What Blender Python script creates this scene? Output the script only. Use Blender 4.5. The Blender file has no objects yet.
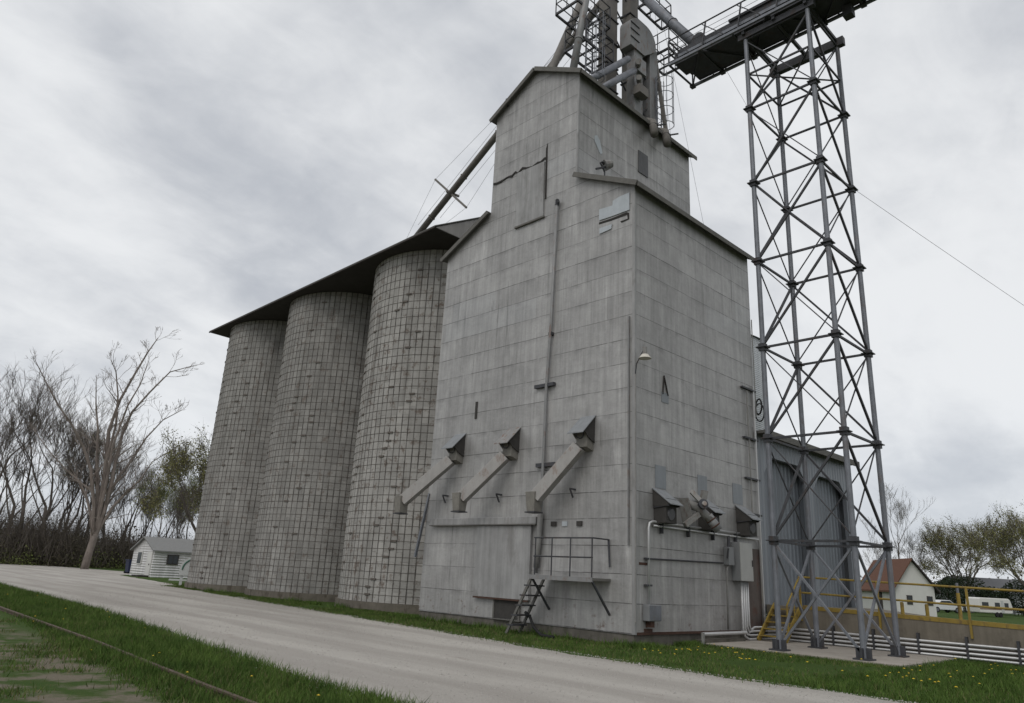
import bpy, math, random
import numpy as np
from mathutils import Vector, Matrix
random.seed(7)
rng = np.random.default_rng(11)
scene = bpy.context.scene
COL = scene.collection
V = Vector
rad = math.radians

# ------------------------------------------------------------------ node helpers
class NT:
    def __init__(s, tree): s.t = tree; s.n = tree.nodes; s.l = tree.links
    def new(s, typ, **kw):
        n = s.n.new(typ)
        for k, v in kw.items():
            setattr(n, k, v)
        return n
    def link(s, a, b): s.l.new(a, b)
    def val(s, sock, x):
        if hasattr(x, 'is_linked') or isinstance(x, bpy.types.NodeSocket): s.l.new(x, sock)
        else: sock.default_value = x
    def math(s, op, a, b=0.0, c=0.0, clamp=False):
        n = s.n.new('ShaderNodeMath'); n.operation = op; n.use_clamp = clamp
        s.val(n.inputs[0], a); s.val(n.inputs[1], b); s.val(n.inputs[2], c)
        return n.outputs[0]
    def mix(s, f, a, b, mode='MIX'):
        n = s.n.new('ShaderNodeMix'); n.data_type = 'RGBA'; n.blend_type = mode
        s.val(n.inputs[0], f)
        s.val(n.inputs[6], (*a, 1) if isinstance(a, tuple) and len(a) == 3 else a)
        s.val(n.inputs[7], (*b, 1) if isinstance(b, tuple) and len(b) == 3 else b)
        return n.outputs[2]
    def noise(s, vec, scale, detail=4, rough=.55, dist=0.0):
        n = s.n.new('ShaderNodeTexNoise'); s.l.new(vec, n.inputs['Vector'])
        n.inputs['Scale'].default_value = scale; n.inputs['Detail'].default_value = detail
        n.inputs['Roughness'].default_value = rough; n.inputs['Distortion'].default_value = dist
        return n.outputs['Fac']
    def mapping(s, vec, scale=(1, 1, 1), loc=(0, 0, 0)):
        n = s.n.new('ShaderNodeMapping'); s.l.new(vec, n.inputs[0])
        n.inputs['Scale'].default_value = scale; n.inputs['Location'].default_value = loc
        return n.outputs[0]
    def ramp(s, f, a, b):            # smooth step a..b -> 0..1
        n = s.n.new('ShaderNodeMapRange'); n.interpolation_type = 'SMOOTHSTEP'
        s.val(n.inputs[0], f); n.inputs[1].default_value = a; n.inputs[2].default_value = b
        return n.outputs[0]
    def sep(s, v):
        n = s.n.new('ShaderNodeSeparateXYZ'); s.l.new(v, n.inputs[0]); return n.outputs
    def comb(s, x, y, z):
        n = s.n.new('ShaderNodeCombineXYZ'); s.val(n.inputs[0], x); s.val(n.inputs[1], y); s.val(n.inputs[2], z); return n.outputs[0]

def newmat(name):
    m = bpy.data.materials.new(name); m.use_nodes = True
    t = NT(m.node_tree); b = t.n['Principled BSDF']
    return m, t, b
def pos(t): return t.n.new('ShaderNodeNewGeometry').outputs['Position']
def objc(t): return t.n.new('ShaderNodeTexCoord').outputs['Object']

def mat(name, col, rough=.7, metal=0.0, scale=3.0, amt=.35, streak=0.0, stain=None, stain_amt=0.0, stain_scale=2.0, bump=0.0, bscale=40.0, spec=.3):
    m, t, b = newmat(name)
    p = pos(t)
    n1 = t.noise(p, scale, 5, .6)
    f = t.math('MULTIPLY_ADD', n1, 2 * amt, 1 - amt)
    if streak:
        n2 = t.noise(t.mapping(p, (7, 7, .35)), 1.0, 4, .6)
        f = t.math('MULTIPLY', f, t.math('MULTIPLY_ADD', n2, 2 * streak, 1 - streak))
    c = t.mix(1.0, col, t.comb(f, f, f), 'MULTIPLY')
    if stain:
        n3 = t.noise(t.mapping(p, (1, 1, .5)), stain_scale, 6, .65)
        c = t.mix(t.math('MULTIPLY', t.ramp(n3, .52, .68), stain_amt), c, stain)
    t.link(c, b.inputs['Base Color'])
    b.inputs['Roughness'].default_value = rough; b.inputs['Metallic'].default_value = metal
    b.inputs['Specular IOR Level'].default_value = spec
    if bump:
        bn = t.n.new('ShaderNodeBump'); bn.inputs['Strength'].default_value = bump; bn.inputs['Distance'].default_value = .02
        t.link(t.noise(p, bscale, 4, .6), bn.inputs['Height']); t.link(bn.outputs[0], b.inputs['Normal'])
    return m

def tin_wall_mat():
    m, t, b = newmat('painted_tin_sheets')
    p = pos(t); x, y, z = t.sep(p)
    u = t.math('ADD', x, y)
    wob = t.math('MULTIPLY', t.math('SUBTRACT', t.noise(p, .8, 2), .5), .03)
    zz = t.math('ADD', t.math('DIVIDE', t.math('ADD', z, t.math('SUBTRACT', wob, .33)), .7525), 10.0)
    row = t.math('FLOOR', zz); fz = t.math('FRACT', zz)
    # sheets 2.4 m wide, every course shifted
    off = t.math('FRACT', t.math('MULTIPLY', t.math('SINE', t.math('MULTIPLY', row, 12.99)), 43.7))
    uu = t.math('ADD', t.math('DIVIDE', u, 2.44), t.math('ADD', off, 20.0))
    cell = t.math('FLOOR', uu); fu = t.math('FRACT', uu)
    wn = t.n.new('ShaderNodeTexWhiteNoise'); wn.noise_dimensions = '2D'
    t.link(t.comb(cell, row, 0.0), wn.inputs['Vector'])
    rnd = wn.outputs['Value']
    base = t.math('MULTIPLY_ADD', rnd, .12, .94)
    n1 = t.noise(p, .45, 5, .6); base = t.math('MULTIPLY', base, t.math('MULTIPLY_ADD', n1, .75, .64))
    nm = t.noise(t.mapping(p, (1.3, 1.3, .9), (2, 5, 1)), 1.6, 6, .7); base = t.math('MULTIPLY', base, t.math('MULTIPLY_ADD', nm, .6, .71))
    # pale chalky washes and dark runs hanging from the laps
    wash = t.ramp(t.noise(t.mapping(p, (2.6, 2.6, .35), (9, 1, 4)), 1.0, 5, .6), .55, .75)
    base = t.math('MULTIPLY', base, t.math('MULTIPLY_ADD', wash, .32, 1.0))
    runs = t.math('MULTIPLY', t.ramp(t.noise(t.mapping(p, (5.5, 5.5, .22), (1, 7, 3)), 1.0, 4, .6), .58, .72), t.ramp(t.noise(p, .6, 3), .42, .6))
    base = t.math('MULTIPLY', base, t.math('MULTIPLY_ADD', runs, -.42, 1.0))
    st = t.noise(t.mapping(p, (6, 6, .28)), 1.0, 5, .65); base = t.math('MULTIPLY', base, t.math('MULTIPLY_ADD', st, .85, .58))
    fine = t.noise(p, 14, 3, .6); base = t.math('MULTIPLY', base, t.math('MULTIPLY_ADD', fine, .2, .9))
    # darker band just under each lap, different from sheet to sheet
    under = t.math('MULTIPLY', t.ramp(fz, .72, 1.0), t.ramp(t.noise(t.mapping(p, (1.6, 1.6, .8)), 1.0, 4), .42, .66))
    base = t.math('MULTIPLY', base, t.math('MULTIPLY_ADD', under, -.25, 1.0))
    # dark laps
    br = t.ramp(t.noise(t.mapping(p, (2.2, 2.2, .6)), 1.0, 4, .6), .34, .56)
    dz = t.math('MINIMUM', fz, t.math('SUBTRACT', 1.0, fz))
    wr = t.n.new('ShaderNodeTexWhiteNoise'); wr.noise_dimensions = '2D'; t.link(t.comb(t.math('FLOOR', t.math('ADD', zz, .5)), t.math('FLOOR', t.math('MULTIPLY', u, .41)), 0.0), wr.inputs['Vector'])
    rowk = t.math('MULTIPLY_ADD', wr.outputs['Value'], .65, .40)
    lineh = t.math('MULTIPLY', t.math('MULTIPLY', t.math('SUBTRACT', 1.0, t.ramp(dz, .004, .024)), t.math('MULTIPLY_ADD', br, .75, .2)), rowk)
    du = t.math('MINIMUM', fu, t.math('SUBTRACT', 1.0, fu))
    linev = t.math('MULTIPLY', t.math('SUBTRACT', 1.0, t.ramp(du, .001, .005)), t.math('MULTIPLY', br, .2))
    line = t.math('MAXIMUM', lineh, linev)
    c = t.mix(1.0, (.318, .311, .303), t.comb(base, base, base), 'MULTIPLY')
    c = t.mix(line, c, (.075, .072, .07))
    # bare-zinc bluish replaced sheets here and there
    blu = t.math('MULTIPLY', t.math('GREATER_THAN', rnd, .95), .13)
    c = t.mix(blu, c, (.36, .38, .40))
    # lichen/rust spots low on the wall
    low = t.math('SUBTRACT', 1.0, t.ramp(z, .3, 1.5))
    rs = t.math('MULTIPLY', t.math('MULTIPLY', t.ramp(t.noise(p, 3.1, 6, .7), .56, .68), low), .75)
    c = t.mix(rs, c, (.11, .055, .035))
    rr = t.math('MULTIPLY', t.ramp(t.noise(t.mapping(p, (3.2, 3.2, .3), (5, 2, 8)), 1.0, 5, .7), .66, .78), .45)
    c = t.mix(rr, c, (.15, .105, .08))
    sp = t.math('MULTIPLY', t.ramp(t.noise(t.mapping(p, (1, 1, .45), (3, 9, 2)), 1.35, 6, .7), .62, .74), .45)
    c = t.mix(sp, c, (.16, .155, .15))
    t.link(c, b.inputs['Base Color']); b.inputs['Roughness'].default_value = .5; b.inputs['Metallic'].default_value = .3
    bn = t.n.new('ShaderNodeBump'); bn.inputs['Strength'].default_value = .55; bn.inputs['Distance'].default_value = .04
    hh = t.math('ADD', t.math('MULTIPLY', fz, -.35), t.math('MULTIPLY', t.noise(t.mapping(p, (1.5, 1.5, 2.5)), 1.0, 3), .9))
    t.link(hh, bn.inputs['Height']); t.link(bn.outputs[0], b.inputs['Normal'])
    return m

def stave_mat(tone, brown):
    m, t, b = newmat('concrete_staves')
    p = objc(t); x, y, z = t.sep(p); wp = pos(t)
    nst = 82.0
    a = t.math('MULTIPLY', t.math('ARCTAN2', y, x), nst / (2 * math.pi))
    a = t.math('ADD', a, 200.0)
    ca = t.math('FLOOR', a); fa = t.math('FRACT', a)
    zz = t.math('ADD', t.math('DIVIDE', z, .76), t.math('MULTIPLY', t.math('MODULO', ca, 2.0), .5)); fz = t.math('FRACT', zz); cz = t.math('FLOOR', zz)
    wn = t.n.new('ShaderNodeTexWhiteNoise'); wn.noise_dimensions = '2D'; t.link(t.comb(ca, cz, 0.0), wn.inputs['Vector'])
    f = t.math('MULTIPLY_ADD', wn.outputs['Value'], .26, .87)
    f = t.math('MULTIPLY', f, t.math('MULTIPLY_ADD', t.noise(wp, 1.1, 5, .65), .7, .65))
    f = t.math('MULTIPLY', f, t.math('MULTIPLY_ADD', t.noise(t.mapping(wp, (5, 5, .5)), 1.0, 4, .65), .36, .82))
    c = t.mix(1.0, tone, t.comb(f, f, f), 'MULTIPLY')
    da = t.math('MINIMUM', fa, t.math('SUBTRACT', 1.0, fa))
    lv = t.math('MULTIPLY', t.math('SUBTRACT', 1.0, t.ramp(da, .04, .12)), t.math('MULTIPLY_ADD', t.ramp(t.noise(wp, 1.7, 4, .6), .3, .6), .25, .75))
    dz = t.math('MINIMUM', fz, t.math('SUBTRACT', 1.0, fz))
    lh = t.math('MULTIPLY', t.math('SUBTRACT', 1.0, t.ramp(dz, .008, .03)), .22)
    line = t.math('MULTIPLY', t.math('MAXIMUM', lv, lh), t.math('MULTIPLY_ADD', t.ramp(t.noise(wp, .9, 5, .7), .36, .6), .5, .5))
    wet = t.math('MULTIPLY', t.ramp(t.noise(t.mapping(wp, (1.5, 1.5, .13), (3, 3, 3)), 1.0, 5, .65), .50, .70), .45)
    c = t.mix(wet, c, (.105, .098, .088))
    pale = t.math('MULTIPLY', t.ramp(t.noise(t.mapping(wp, (1.1, 1.1, .5), (8, 2, 5)), 1.0, 5, .7), .56, .72), .4)
    c = t.mix(pale, c, (.40, .395, .38))
    st = t.math('MULTIPLY', t.ramp(t.noise(wp, 2.6, 6, .7), .53, .67), brown)
    c = t.mix(st, c, (.10, .065, .045))
    c = t.mix(line, c, (.066, .060, .054))
    t.link(c, b.inputs['Base Color']); b.inputs['Roughness'].default_value = .92; b.inputs['Specular IOR Level'].default_value = .15
    bn = t.n.new('ShaderNodeBump'); bn.inputs['Strength'].default_value = .7; bn.inputs['Distance'].default_value = .03
    t.link(t.math('SUBTRACT', t.math('MULTIPLY', t.noise(wp, 9, 4), .4), line), bn.inputs['Height']); t.link(bn.outputs[0], b.inputs['Normal'])
    return m

def corrug_mat(name, col, axis, pitch, dark=.5):
    m, t, b = newmat(name)
    p = pos(t); s = t.sep(p); u = s[axis] if isinstance(axis, int) else t.math('ADD', s[0], s[1])
    w = t.math('SINE', t.math('MULTIPLY', u, 2 * math.pi / pitch))
    f = t.math('MULTIPLY_ADD', t.noise(t.mapping(p, (3, 3, .3)), 1.0, 5, .6), .9, .55)
    f = t.math('MULTIPLY', f, t.math('MULTIPLY_ADD', t.ramp(w, -1, -.55), 1 - dark, dark))
    c = t.mix(1.0, col, t.comb(f, f, f), 'MULTIPLY')
    t.link(c, b.inputs['Base Color']); b.inputs['Roughness'].default_value = .5; b.inputs['Metallic'].default_value = .3
    bn = t.n.new('ShaderNodeBump'); bn.inputs['Strength'].default_value = .8; bn.inputs['Distance'].default_value = .02
    t.link(w, bn.inputs['Height']); t.link(bn.outputs[0], b.inputs['Normal'])
    return m

def ground_mat():
    m, t, b = newmat('grass_turf')
    p = pos(t); x, y, z = t.sep(p)
    n1 = t.noise(p, .35, 5, .6); n2 = t.noise(p, 6, 4, .7); n3 = t.noise(p, 1.4, 5, .65)
    c = t.mix(n1, (.028, .056, .012), (.060, .098, .022))
    c = t.mix(t.math('MULTIPLY', t.ramp(n2, .45, .75), .6), c, (.080, .090, .032))
    # bare dirt and old ballast west of the rail
    west = t.math('SUBTRACT', 1.0, t.ramp(x, -13.1, -12.2))
    d = t.math('MULTIPLY', t.ramp(t.math('ADD', n3, t.math('MULTIPLY', n1, .5)), .64, .86), west)
    c = t.mix(d, c, t.mix(t.noise(p, 26, 4, .75), (.085, .070, .045), (.23, .205, .165)))
    t.link(c, b.inputs['Base Color']); b.inputs['Roughness'].default_value = .95; b.inputs['Specular IOR Level'].default_value = .1
    bn = t.n.new('ShaderNodeBump'); bn.inputs['Strength'].default_value = .7; bn.inputs['Distance'].default_value = .05
    t.link(t.noise(p, 18, 4, .7), bn.inputs['Height']); t.link(bn.outputs[0], b.inputs['Normal'])
    return m

def gravel_mat():
    m, t, b = newmat('limestone_gravel')
    p = pos(t)
    n1 = t.noise(t.mapping(p, (1.0, .16, 1)), .55, 5, .6)
    n2 = t.noise(p, 22, 5, .75); n3 = t.noise(t.mapping(p, (1, .35, 1), (4, 2, 0)), .9, 5, .65); n4 = t.noise(p, 70, 2, .6)
    c = t.mix(t.ramp(n1, .3, .7), (.31, .288, .262), (.44, .415, .38))
    c = t.mix(t.math('MULTIPLY', t.ramp(n2, .5, .72), .45), c, (.215, .198, .18))
    c = t.mix(t.math('MULTIPLY', t.ramp(n4, .55, .7), .45), c, (.52, .50, .475))
    # wheel tracks packed smooth, loose stone thrown between them
    x_, y_, z_ = t.sep(p)
    lane = t.math('ADD', t.math('MULTIPLY', x_, 1.0), t.math('MULTIPLY', t.math('SUBTRACT', t.noise(p, .15, 2), .5), 1.6))
    rut = t.ramp(t.math('SINE', t.math('MULTIPLY', lane, 3.3)), .1, .9)
    c = t.mix(t.math('MULTIPLY', rut, t.math('MULTIPLY', n1, .55)), c, (.225, .205, .185))
    c = t.mix(t.math('MULTIPLY', t.ramp(n3, .62, .74), .6), c, (.19, .15, .12))
    t.link(c, b.inputs['Base Color']); b.inputs['Roughness'].default_value = .95; b.inputs['Specular IOR Level'].default_value = .12
    bn = t.n.new('ShaderNodeBump'); bn.inputs['Strength'].default_value = .6; bn.inputs['Distance'].default_value = .03
    t.link(t.math('ADD', n2, t.math('MULTIPLY', n3, 1.5)), bn.inputs['Height']); t.link(bn.outputs[0], b.inputs['Normal'])
    return m

def leaf_mat(name, c1, c2):
    m, t, b = newmat(name)
    p = pos(t)
    n = t.noise(p, 1.3, 3, .6); n2 = t.noise(p, 23, 2)
    c = t.mix(t.ramp(t.math('ADD', t.math('MULTIPLY', n, .6), t.math('MULTIPLY', n2, .4)), .35, .65), c1, c2)
    t.link(c, b.inputs['Base Color']); b.inputs['Roughness'].default_value = .8; b.inputs['Specular IOR Level'].default_value = .15
    return m

M = {}
M['tin'] = tin_wall_mat()
M['tin_pale'] = mat('painted_tin_panel', (.30, .297, .294), .6, .15, 1.0, .45, .4, stain=(.14, .13, .12), stain_amt=.4, stain_scale=1.6)
M['zinc_patch'] = mat('bare_zinc_patch', (.42, .45, .475), .5, .1, 5, .15, .1)
M['zinc_panel'] = mat('zinc_blue_panel', (.22, .235, .25), .5, .1, 5, .15, .2)
M['vent'] = mat('grey_louver', (.10, .10, .105), .6, 0, 6, .3, .2)
M['tear'] = mat('torn_dark_gap', (.035, .032, .03), .9, 0, 4, .3)
M['foundation'] = mat('old_foundation_concrete', (.125, .115, .10), .95, 0, 2.2, .55, .3, stain=(.055, .06, .04), stain_amt=.6, bump=.5, bscale=14, spec=.1)
M['staveA'] = stave_mat((.32, .31, .292), .7)
M['staveB'] = stave_mat((.25, .242, .228), .5)
M['staveC'] = stave_mat((.256, .248, .234), .45)
M['hoop'] = mat('rusted_steel_hoop', (.12, .105, .092), .8, .2, 6, .4)
M['silo_found'] = mat('silo_footing_concrete', (.14, .125, .105), .95, 0, 2, .5, .3, stain=(.06, .05, .038), stain_amt=.7, bump=.5, bscale=12, spec=.1)
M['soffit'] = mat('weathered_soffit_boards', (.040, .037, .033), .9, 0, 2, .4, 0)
M['roof_sheet'] = mat('old_roof_sheet', (.12, .118, .11), .7, .1, 2, .35)
M['fascia'] = mat('weathered_fascia', (.135, .13, .12), .85, 0, 5, .35)
M['gable_tin'] = mat('gable_tin', (.33, .32, .31), .6, .1, 2, .25, .2)
M['galv'] = mat('galvanised_steel', (.18, .188, .208), .55, .3, 3.5, .45, .2, stain=(.13, .085, .06), stain_amt=.35, stain_scale=3)
M['galv_dark'] = mat('dark_galvanised_steel', (.066, .067, .073), .6, .3, 4, .5, 0, stain=(.07, .042, .03), stain_amt=.5, stain_scale=4)
M['spout_grey'] = mat('grey_spout_steel', (.23, .23, .23), .55, .2, 3, .22, .15, stain=(.16, .08, .05), stain_amt=.5, stain_scale=5)
M['spout_dull'] = mat('weathered_spout', (.17, .158, .145), .7, .1, 3, .35, .1)
M['chute'] = mat('pale_painted_chute', (.33, .318, .305), .7, .0, 4, .2, .15, stain=(.20, .13, .10), stain_amt=.6, stain_scale=4)
M['boot'] = mat('dirty_chute_boot', (.19, .18, .16), .85, 0, 6, .4)
M['hood'] = mat('zinc_hood', (.23, .24, .25), .55, .2, 5, .25, .2)
M['hood_rust'] = mat('rust_edged_hood', (.25, .245, .24), .6, .2, 4, .25, .2, stain=(.17, .085, .05), stain_amt=.9, stain_scale=5)
M['recess'] = mat('recess_shade', (.05, .047, .044), .9, 0, 5, .4)  # near-black colour stands in for shade inside hoods and openings
M['rust'] = mat('rust', (.075, .042, .032), .9, 0, 7, .4)
M['rusty_board'] = mat('rusty_stained_sheet', (.115, .095, .085), .8, 0, 1.6, .45, .35, stain=(.11, .045, .03), stain_amt=.85, stain_scale=1.8)
M['yellow'] = mat('yellow_safety_paint', (.27, .19, .042), .65, 0, 4, .4, 0, stain=(.13, .09, .05), stain_amt=.75, stain_scale=6)
M['ramp'] = mat('ramp_concrete', (.175, .155, .125), .95, 0, 1.6, .35, .35, stain=(.09, .08, .065), stain_amt=.5, bump=.3, bscale=12, spec=.1)
M['slab'] = mat('slab_concrete', (.33, .30, .265), .93, 0, 1.5, .25, 0, stain=(.20, .17, .14), stain_amt=.4, bump=.2, bscale=20, spec=.1)
M['pipe'] = mat('pale_conduit', (.50, .50, .50), .4, .4, 6, .15)
M['pipe_dull'] = mat('dull_conduit', (.24, .235, .225), .6, .2, 6, .3)
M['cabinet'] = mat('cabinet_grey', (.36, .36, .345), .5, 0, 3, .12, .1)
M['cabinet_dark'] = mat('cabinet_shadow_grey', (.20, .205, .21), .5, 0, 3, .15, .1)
M['lamp'] = mat('lamp_enamel', (.55, .52, .46), .5, 0, 8, .15)
M['wire'] = mat('guy_wire_steel', (.30, .30, .31), .5, .3, 8, .1)
M['motor'] = mat('motor_grey_paint', (.22, .215, .205), .6, .1, 8, .35, 0, stain=(.12, .06, .04), stain_amt=.6, stain_scale=8)
M['shed_wall'] = corrug_mat('shed_corrugated', (.20, .215, .235), 0, .25, .88)
M['shed_door'] = corrug_mat('shed_door_ribs', (.17, .185, .205), 0, .3, .85)
M['bin'] = corrug_mat('bin_corrugated', (.42, .44, .45), 2, .10, .55)
M['white_siding'] = corrug_mat('white_lap_siding', (.58, .57, .56), 2, .2, .90)
M['white_wall'] = mat('white_painted_wall', (.55, .545, .52), .8, 0, 1.5, .1, .06)
M['shingle_grey'] = mat('grey_shingles', (.20, .20, .195), .9, 0, 9, .35)
M['shingle_red'] = mat('red_brown_shingles', (.125, .062, .042), .9, 0, 5, .35)
M['glass'] = mat('dark_window_glass', (.03, .035, .04), .15, 0, 3, .3, spec=.5)
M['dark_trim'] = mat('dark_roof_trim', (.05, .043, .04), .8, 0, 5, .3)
M['bark_pale'] = mat('barkless_pale_wood', (.20, .170, .150), .9, 0, 1.6, .45, .3, stain=(.10, .085, .07), stain_amt=.8, stain_scale=.8)
M['bark'] = mat('grey_brown_bark', (.085, .073, .063), .95, 0, 1.5, .4, .2)
M['bark_grey'] = mat('dull_grey_bark', (.125, .108, .095), .95, 0, 1.5, .4, .2)
M['bud'] = leaf_mat('spring_buds_olive', (.135, .130, .050), (.21, .21, .085))
M['bud_green'] = leaf_mat('spring_leaves_green', (.115, .145, .045), (.19, .22, .075))
M['brush'] = leaf_mat('dry_brush', (.045, .042, .028), (.090, .078, .052))
M['evergreen'] = leaf_mat('dark_evergreen', (.012, .020, .010), (.028, .042, .018))
M['grass'] = leaf_mat('grass_blades', (.036, .072, .013), (.095, .150, .032))
M['dry'] = leaf_mat('dry_grass_blades', (.11, .10, .045), (.18, .16, .08))
M['dandelion'] = mat('dandelion_yellow', (.55, .38, .02), .7, 0, 9, .1)
M['ground'] = ground_mat()
M['gravel'] = gravel_mat()
M['rail'] = mat('rusty_rail_steel', (.115, .085, .065), .75, .3, 6, .3)
M['car_white'] = mat('white_car_paint', (.62, .63, .64), .25, 0, 3, .05, spec=.5)
M['rv_white'] = mat('camper_white_skin', (.62, .61, .58), .45, 0, 2, .08, .05)
M['stripe'] = mat('camper_brown_stripe', (.20, .13, .09), .5, 0, 3, .1)
M['tyre'] = mat('tyre_rubber', (.02, .02, .02), .9, 0, 5, .2)
M['blue'] = mat('dark_blue_plastic', (.018, .024, .055), .5, 0, 5, .2)
M['sign_white'] = mat('sign_white', (.45, .46, .45), .6, 0, 4, .1)
M['sign_green'] = mat('sign_green', (.05, .13, .09), .6, 0, 4, .1)
M['grey_house'] = mat('grey_house_wall', (.30, .31, .32), .8, 0, 2, .1)

# ------------------------------------------------------------------ mesh helpers
class MB:
    def __init__(s): s.v = []; s.f = []
    def quadbox(s, c8):
        n = len(s.v); s.v += [tuple(c) for c in c8]
        for f in ((0, 3, 2, 1), (4, 5, 6, 7), (0, 1, 5, 4), (1, 2, 6, 5), (2, 3, 7, 6), (3, 0, 4, 7)): s.f.append(tuple(n + i for i in f))
        return s
    def box(s, x0, x1, y0, y1, z0, z1):
        return s.quadbox([(x0, y0, z0), (x1, y0, z0), (x1, y1, z0), (x0, y1, z0), (x0, y0, z1), (x1, y0, z1), (x1, y1, z1), (x0, y1, z1)])
    def bar(s, a, b, w, h=None, up=(0, 0, 1)):          # rectangular bar from a to b
        h = h or w; a = V(a); b = V(b); d = (b - a).normalized(); u = V(up)
        if abs(d.dot(u)) > .98: u = V((1, 0, 0))
        r = d.cross(u).normalized() * w / 2; q = r.cross(d).normalized() * h / 2
        return s.quadbox([a - r - q, a + r - q, a + r + q, a - r + q, b - r - q, b + r - q, b + r + q, b - r + q])
    def tube(s, pts, r, n=8, caps=True):
        pts = [V(p) for p in pts]; rs = r if isinstance(r, (list, tuple)) else [r] * len(pts)
        base = len(s.v); ref = None
        for i, p in enumerate(pts):
            d = (pts[min(i + 1, len(pts) - 1)] - pts[max(i - 1, 0)]).normalized()
            if ref is None:
                ref = d.orthogonal().normalized()
            ref = (ref - d * ref.dot(d)).normalized(); q = d.cross(ref)
            for k in range(n):
                a = 2 * math.pi * k / n
                s.v.append(tuple(p + (ref * math.cos(a) + q * math.sin(a)) * rs[i]))
        for i in range(len(pts) - 1):
            for k in range(n):
                a = base + i * n + k; b2 = base + i * n + (k + 1) % n
                s.f.append((a, b2, b2 + n, a + n))
        if caps:
            s.f.append(tuple(base + k for k in reversed(range(n))))
            e = base + (len(pts) - 1) * n; s.f.append(tuple(e + k for k in range(n)))
        return s
    def prism(s, poly, d):                               # polygon (3D points) extruded by vector d
        n = len(s.v); k = len(poly); d = V(d)
        s.v += [tuple(p) for p in poly] + [tuple(V(p) + d) for p in poly]
        s.f.append(tuple(n + i for i in reversed(range(k)))); s.f.append(tuple(n + k + i for i in range(k)))
        for i in range(k):
            j = (i + 1) % k; s.f.append((n + i, n + j, n + k + j, n + k + i))
        return s
    def face(s, poly):
        n = len(s.v); s.v += [tuple(p) for p in poly]; s.f.append(tuple(range(n, n + len(poly)))); return s
    def cyl(s, c, r, z0, z1, n=32, cap=True, r2=None):
        b = len(s.v); r2 = r if r2 is None else r2
        for z, rr in ((z0, r), (z1, r2)):
            for k in range(n):
                a = 2 * math.pi * k / n; s.v.append((c[0] + rr * math.cos(a), c[1] + rr * math.sin(a), z))
        for k in range(n):
            j = (k + 1) % n; s.f.append((b + k, b + j, b + n + j, b + n + k))
        if cap: s.f.append(tuple(b + k for k in reversed(range(n)))); s.f.append(tuple(b + n + k for k in range(n)))
        return s
    def ring(s, c, axis, R, r, n=20, m=5):
        ax = V(axis).normalized(); u = ax.orthogonal().normalized(); w = ax.cross(u); c = V(c); b = len(s.v)
        for i in range(n):
            a = 2 * math.pi * i / n; d = u * math.cos(a) + w * math.sin(a)
            for j in range(m):
                e = 2 * math.pi * j / m; s.v.append(tuple(c + d * (R + r * math.cos(e)) + ax * r * math.sin(e)))
        for i in range(n):
            for j in range(m):
                s.f.append((b + i * m + j, b + ((i + 1) % n) * m + j, b + ((i + 1) % n) * m + (j + 1) % m, b + i * m + (j + 1) % m))
        return s
    def build(s, name, m, parent=None, smooth=False, origin=None, bevel=0.0):
        a = np.array(s.v, dtype=np.float64)
        if origin is None:
            lo, hi = a.min(0), a.max(0); origin = ((lo[0] + hi[0]) / 2, (lo[1] + hi[1]) / 2, lo[2])
        origin = V(origin)
        me = bpy.data.meshes.new(name)
        me.from_pydata([tuple(p) for p in (a - np.array(origin))], [], s.f)
        me.materials.append(M[m] if isinstance(m, str) else m)
        if smooth:
            for p in me.polygons: p.use_smooth = True
        me.update()
        o = bpy.data.objects.new(name, me); COL.objects.link(o)
        WORLD[o.name] = origin.copy()
        if parent is not None:
            o.parent = parent; o.location = origin - WORLD[parent.name]
        else: o.location = origin
        if bevel:
            bv = o.modifiers.new('bevel', 'BEVEL'); bv.width = bevel; bv.segments = 2; bv.limit_method = 'ANGLE'
        return o
WORLD = {}
def tag(o, label=None, cat=None, group=None, kind=None):
    if label: o['label'] = label
    if cat: o['category'] = cat
    if group: o['group'] = group
    if kind: o['kind'] = kind
    return o
def thing(name, label, cat, loc, group=None):
    o = bpy.data.objects.new(name, None); COL.objects.link(o); o.location = loc; o.empty_display_size = .2
    WORLD[o.name] = V(loc)
    return tag(o, label, cat, group)
def copy_tree(o, loc, rz=0.0, sc=1.0, parent=None):
    c = o.copy(); COL.objects.link(c)
    if parent is None: c.location = loc; c.rotation_euler = (0, 0, rz); c.scale = (sc, sc, sc)
    else: c.parent = parent
    for ch in o.children: copy_tree(ch, None, parent=c)
    return c
def fast_mesh(name, verts, tris_n, k, m, parent=None, origin=(0, 0, 0)):
    """verts: (N*k,3) array, every k verts one polygon"""
    me = bpy.data.meshes.new(name); n = len(verts) // k
    me.vertices.add(n * k); me.vertices.foreach_set('co', np.asarray(verts, np.float32).ravel())
    me.loops.add(n * k); me.loops.foreach_set('vertex_index', np.arange(n * k, dtype=np.int32))
    me.polygons.add(n); me.polygons.foreach_set('loop_start', np.arange(0, n * k, k, dtype=np.int32)); me.polygons.foreach_set('loop_total', np.full(n, k, np.int32))
    me.materials.append(M[m]); me.update(calc_edges=True)
    o = bpy.data.objects.new(name, me); COL.objects.link(o); WORLD[o.name] = V(origin)
    if parent is not None: o.parent = parent; o.location = V(origin) - WORLD[parent.name]
    else: o.location = origin
    return o
def noise1(t, seed=0):
    return math.sin(t * 1.7 + seed) * .5 + math.sin(t * 3.9 + seed * 2.1) * .3 + math.sin(t * 9.1 + seed * 1.3) * .2

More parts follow.
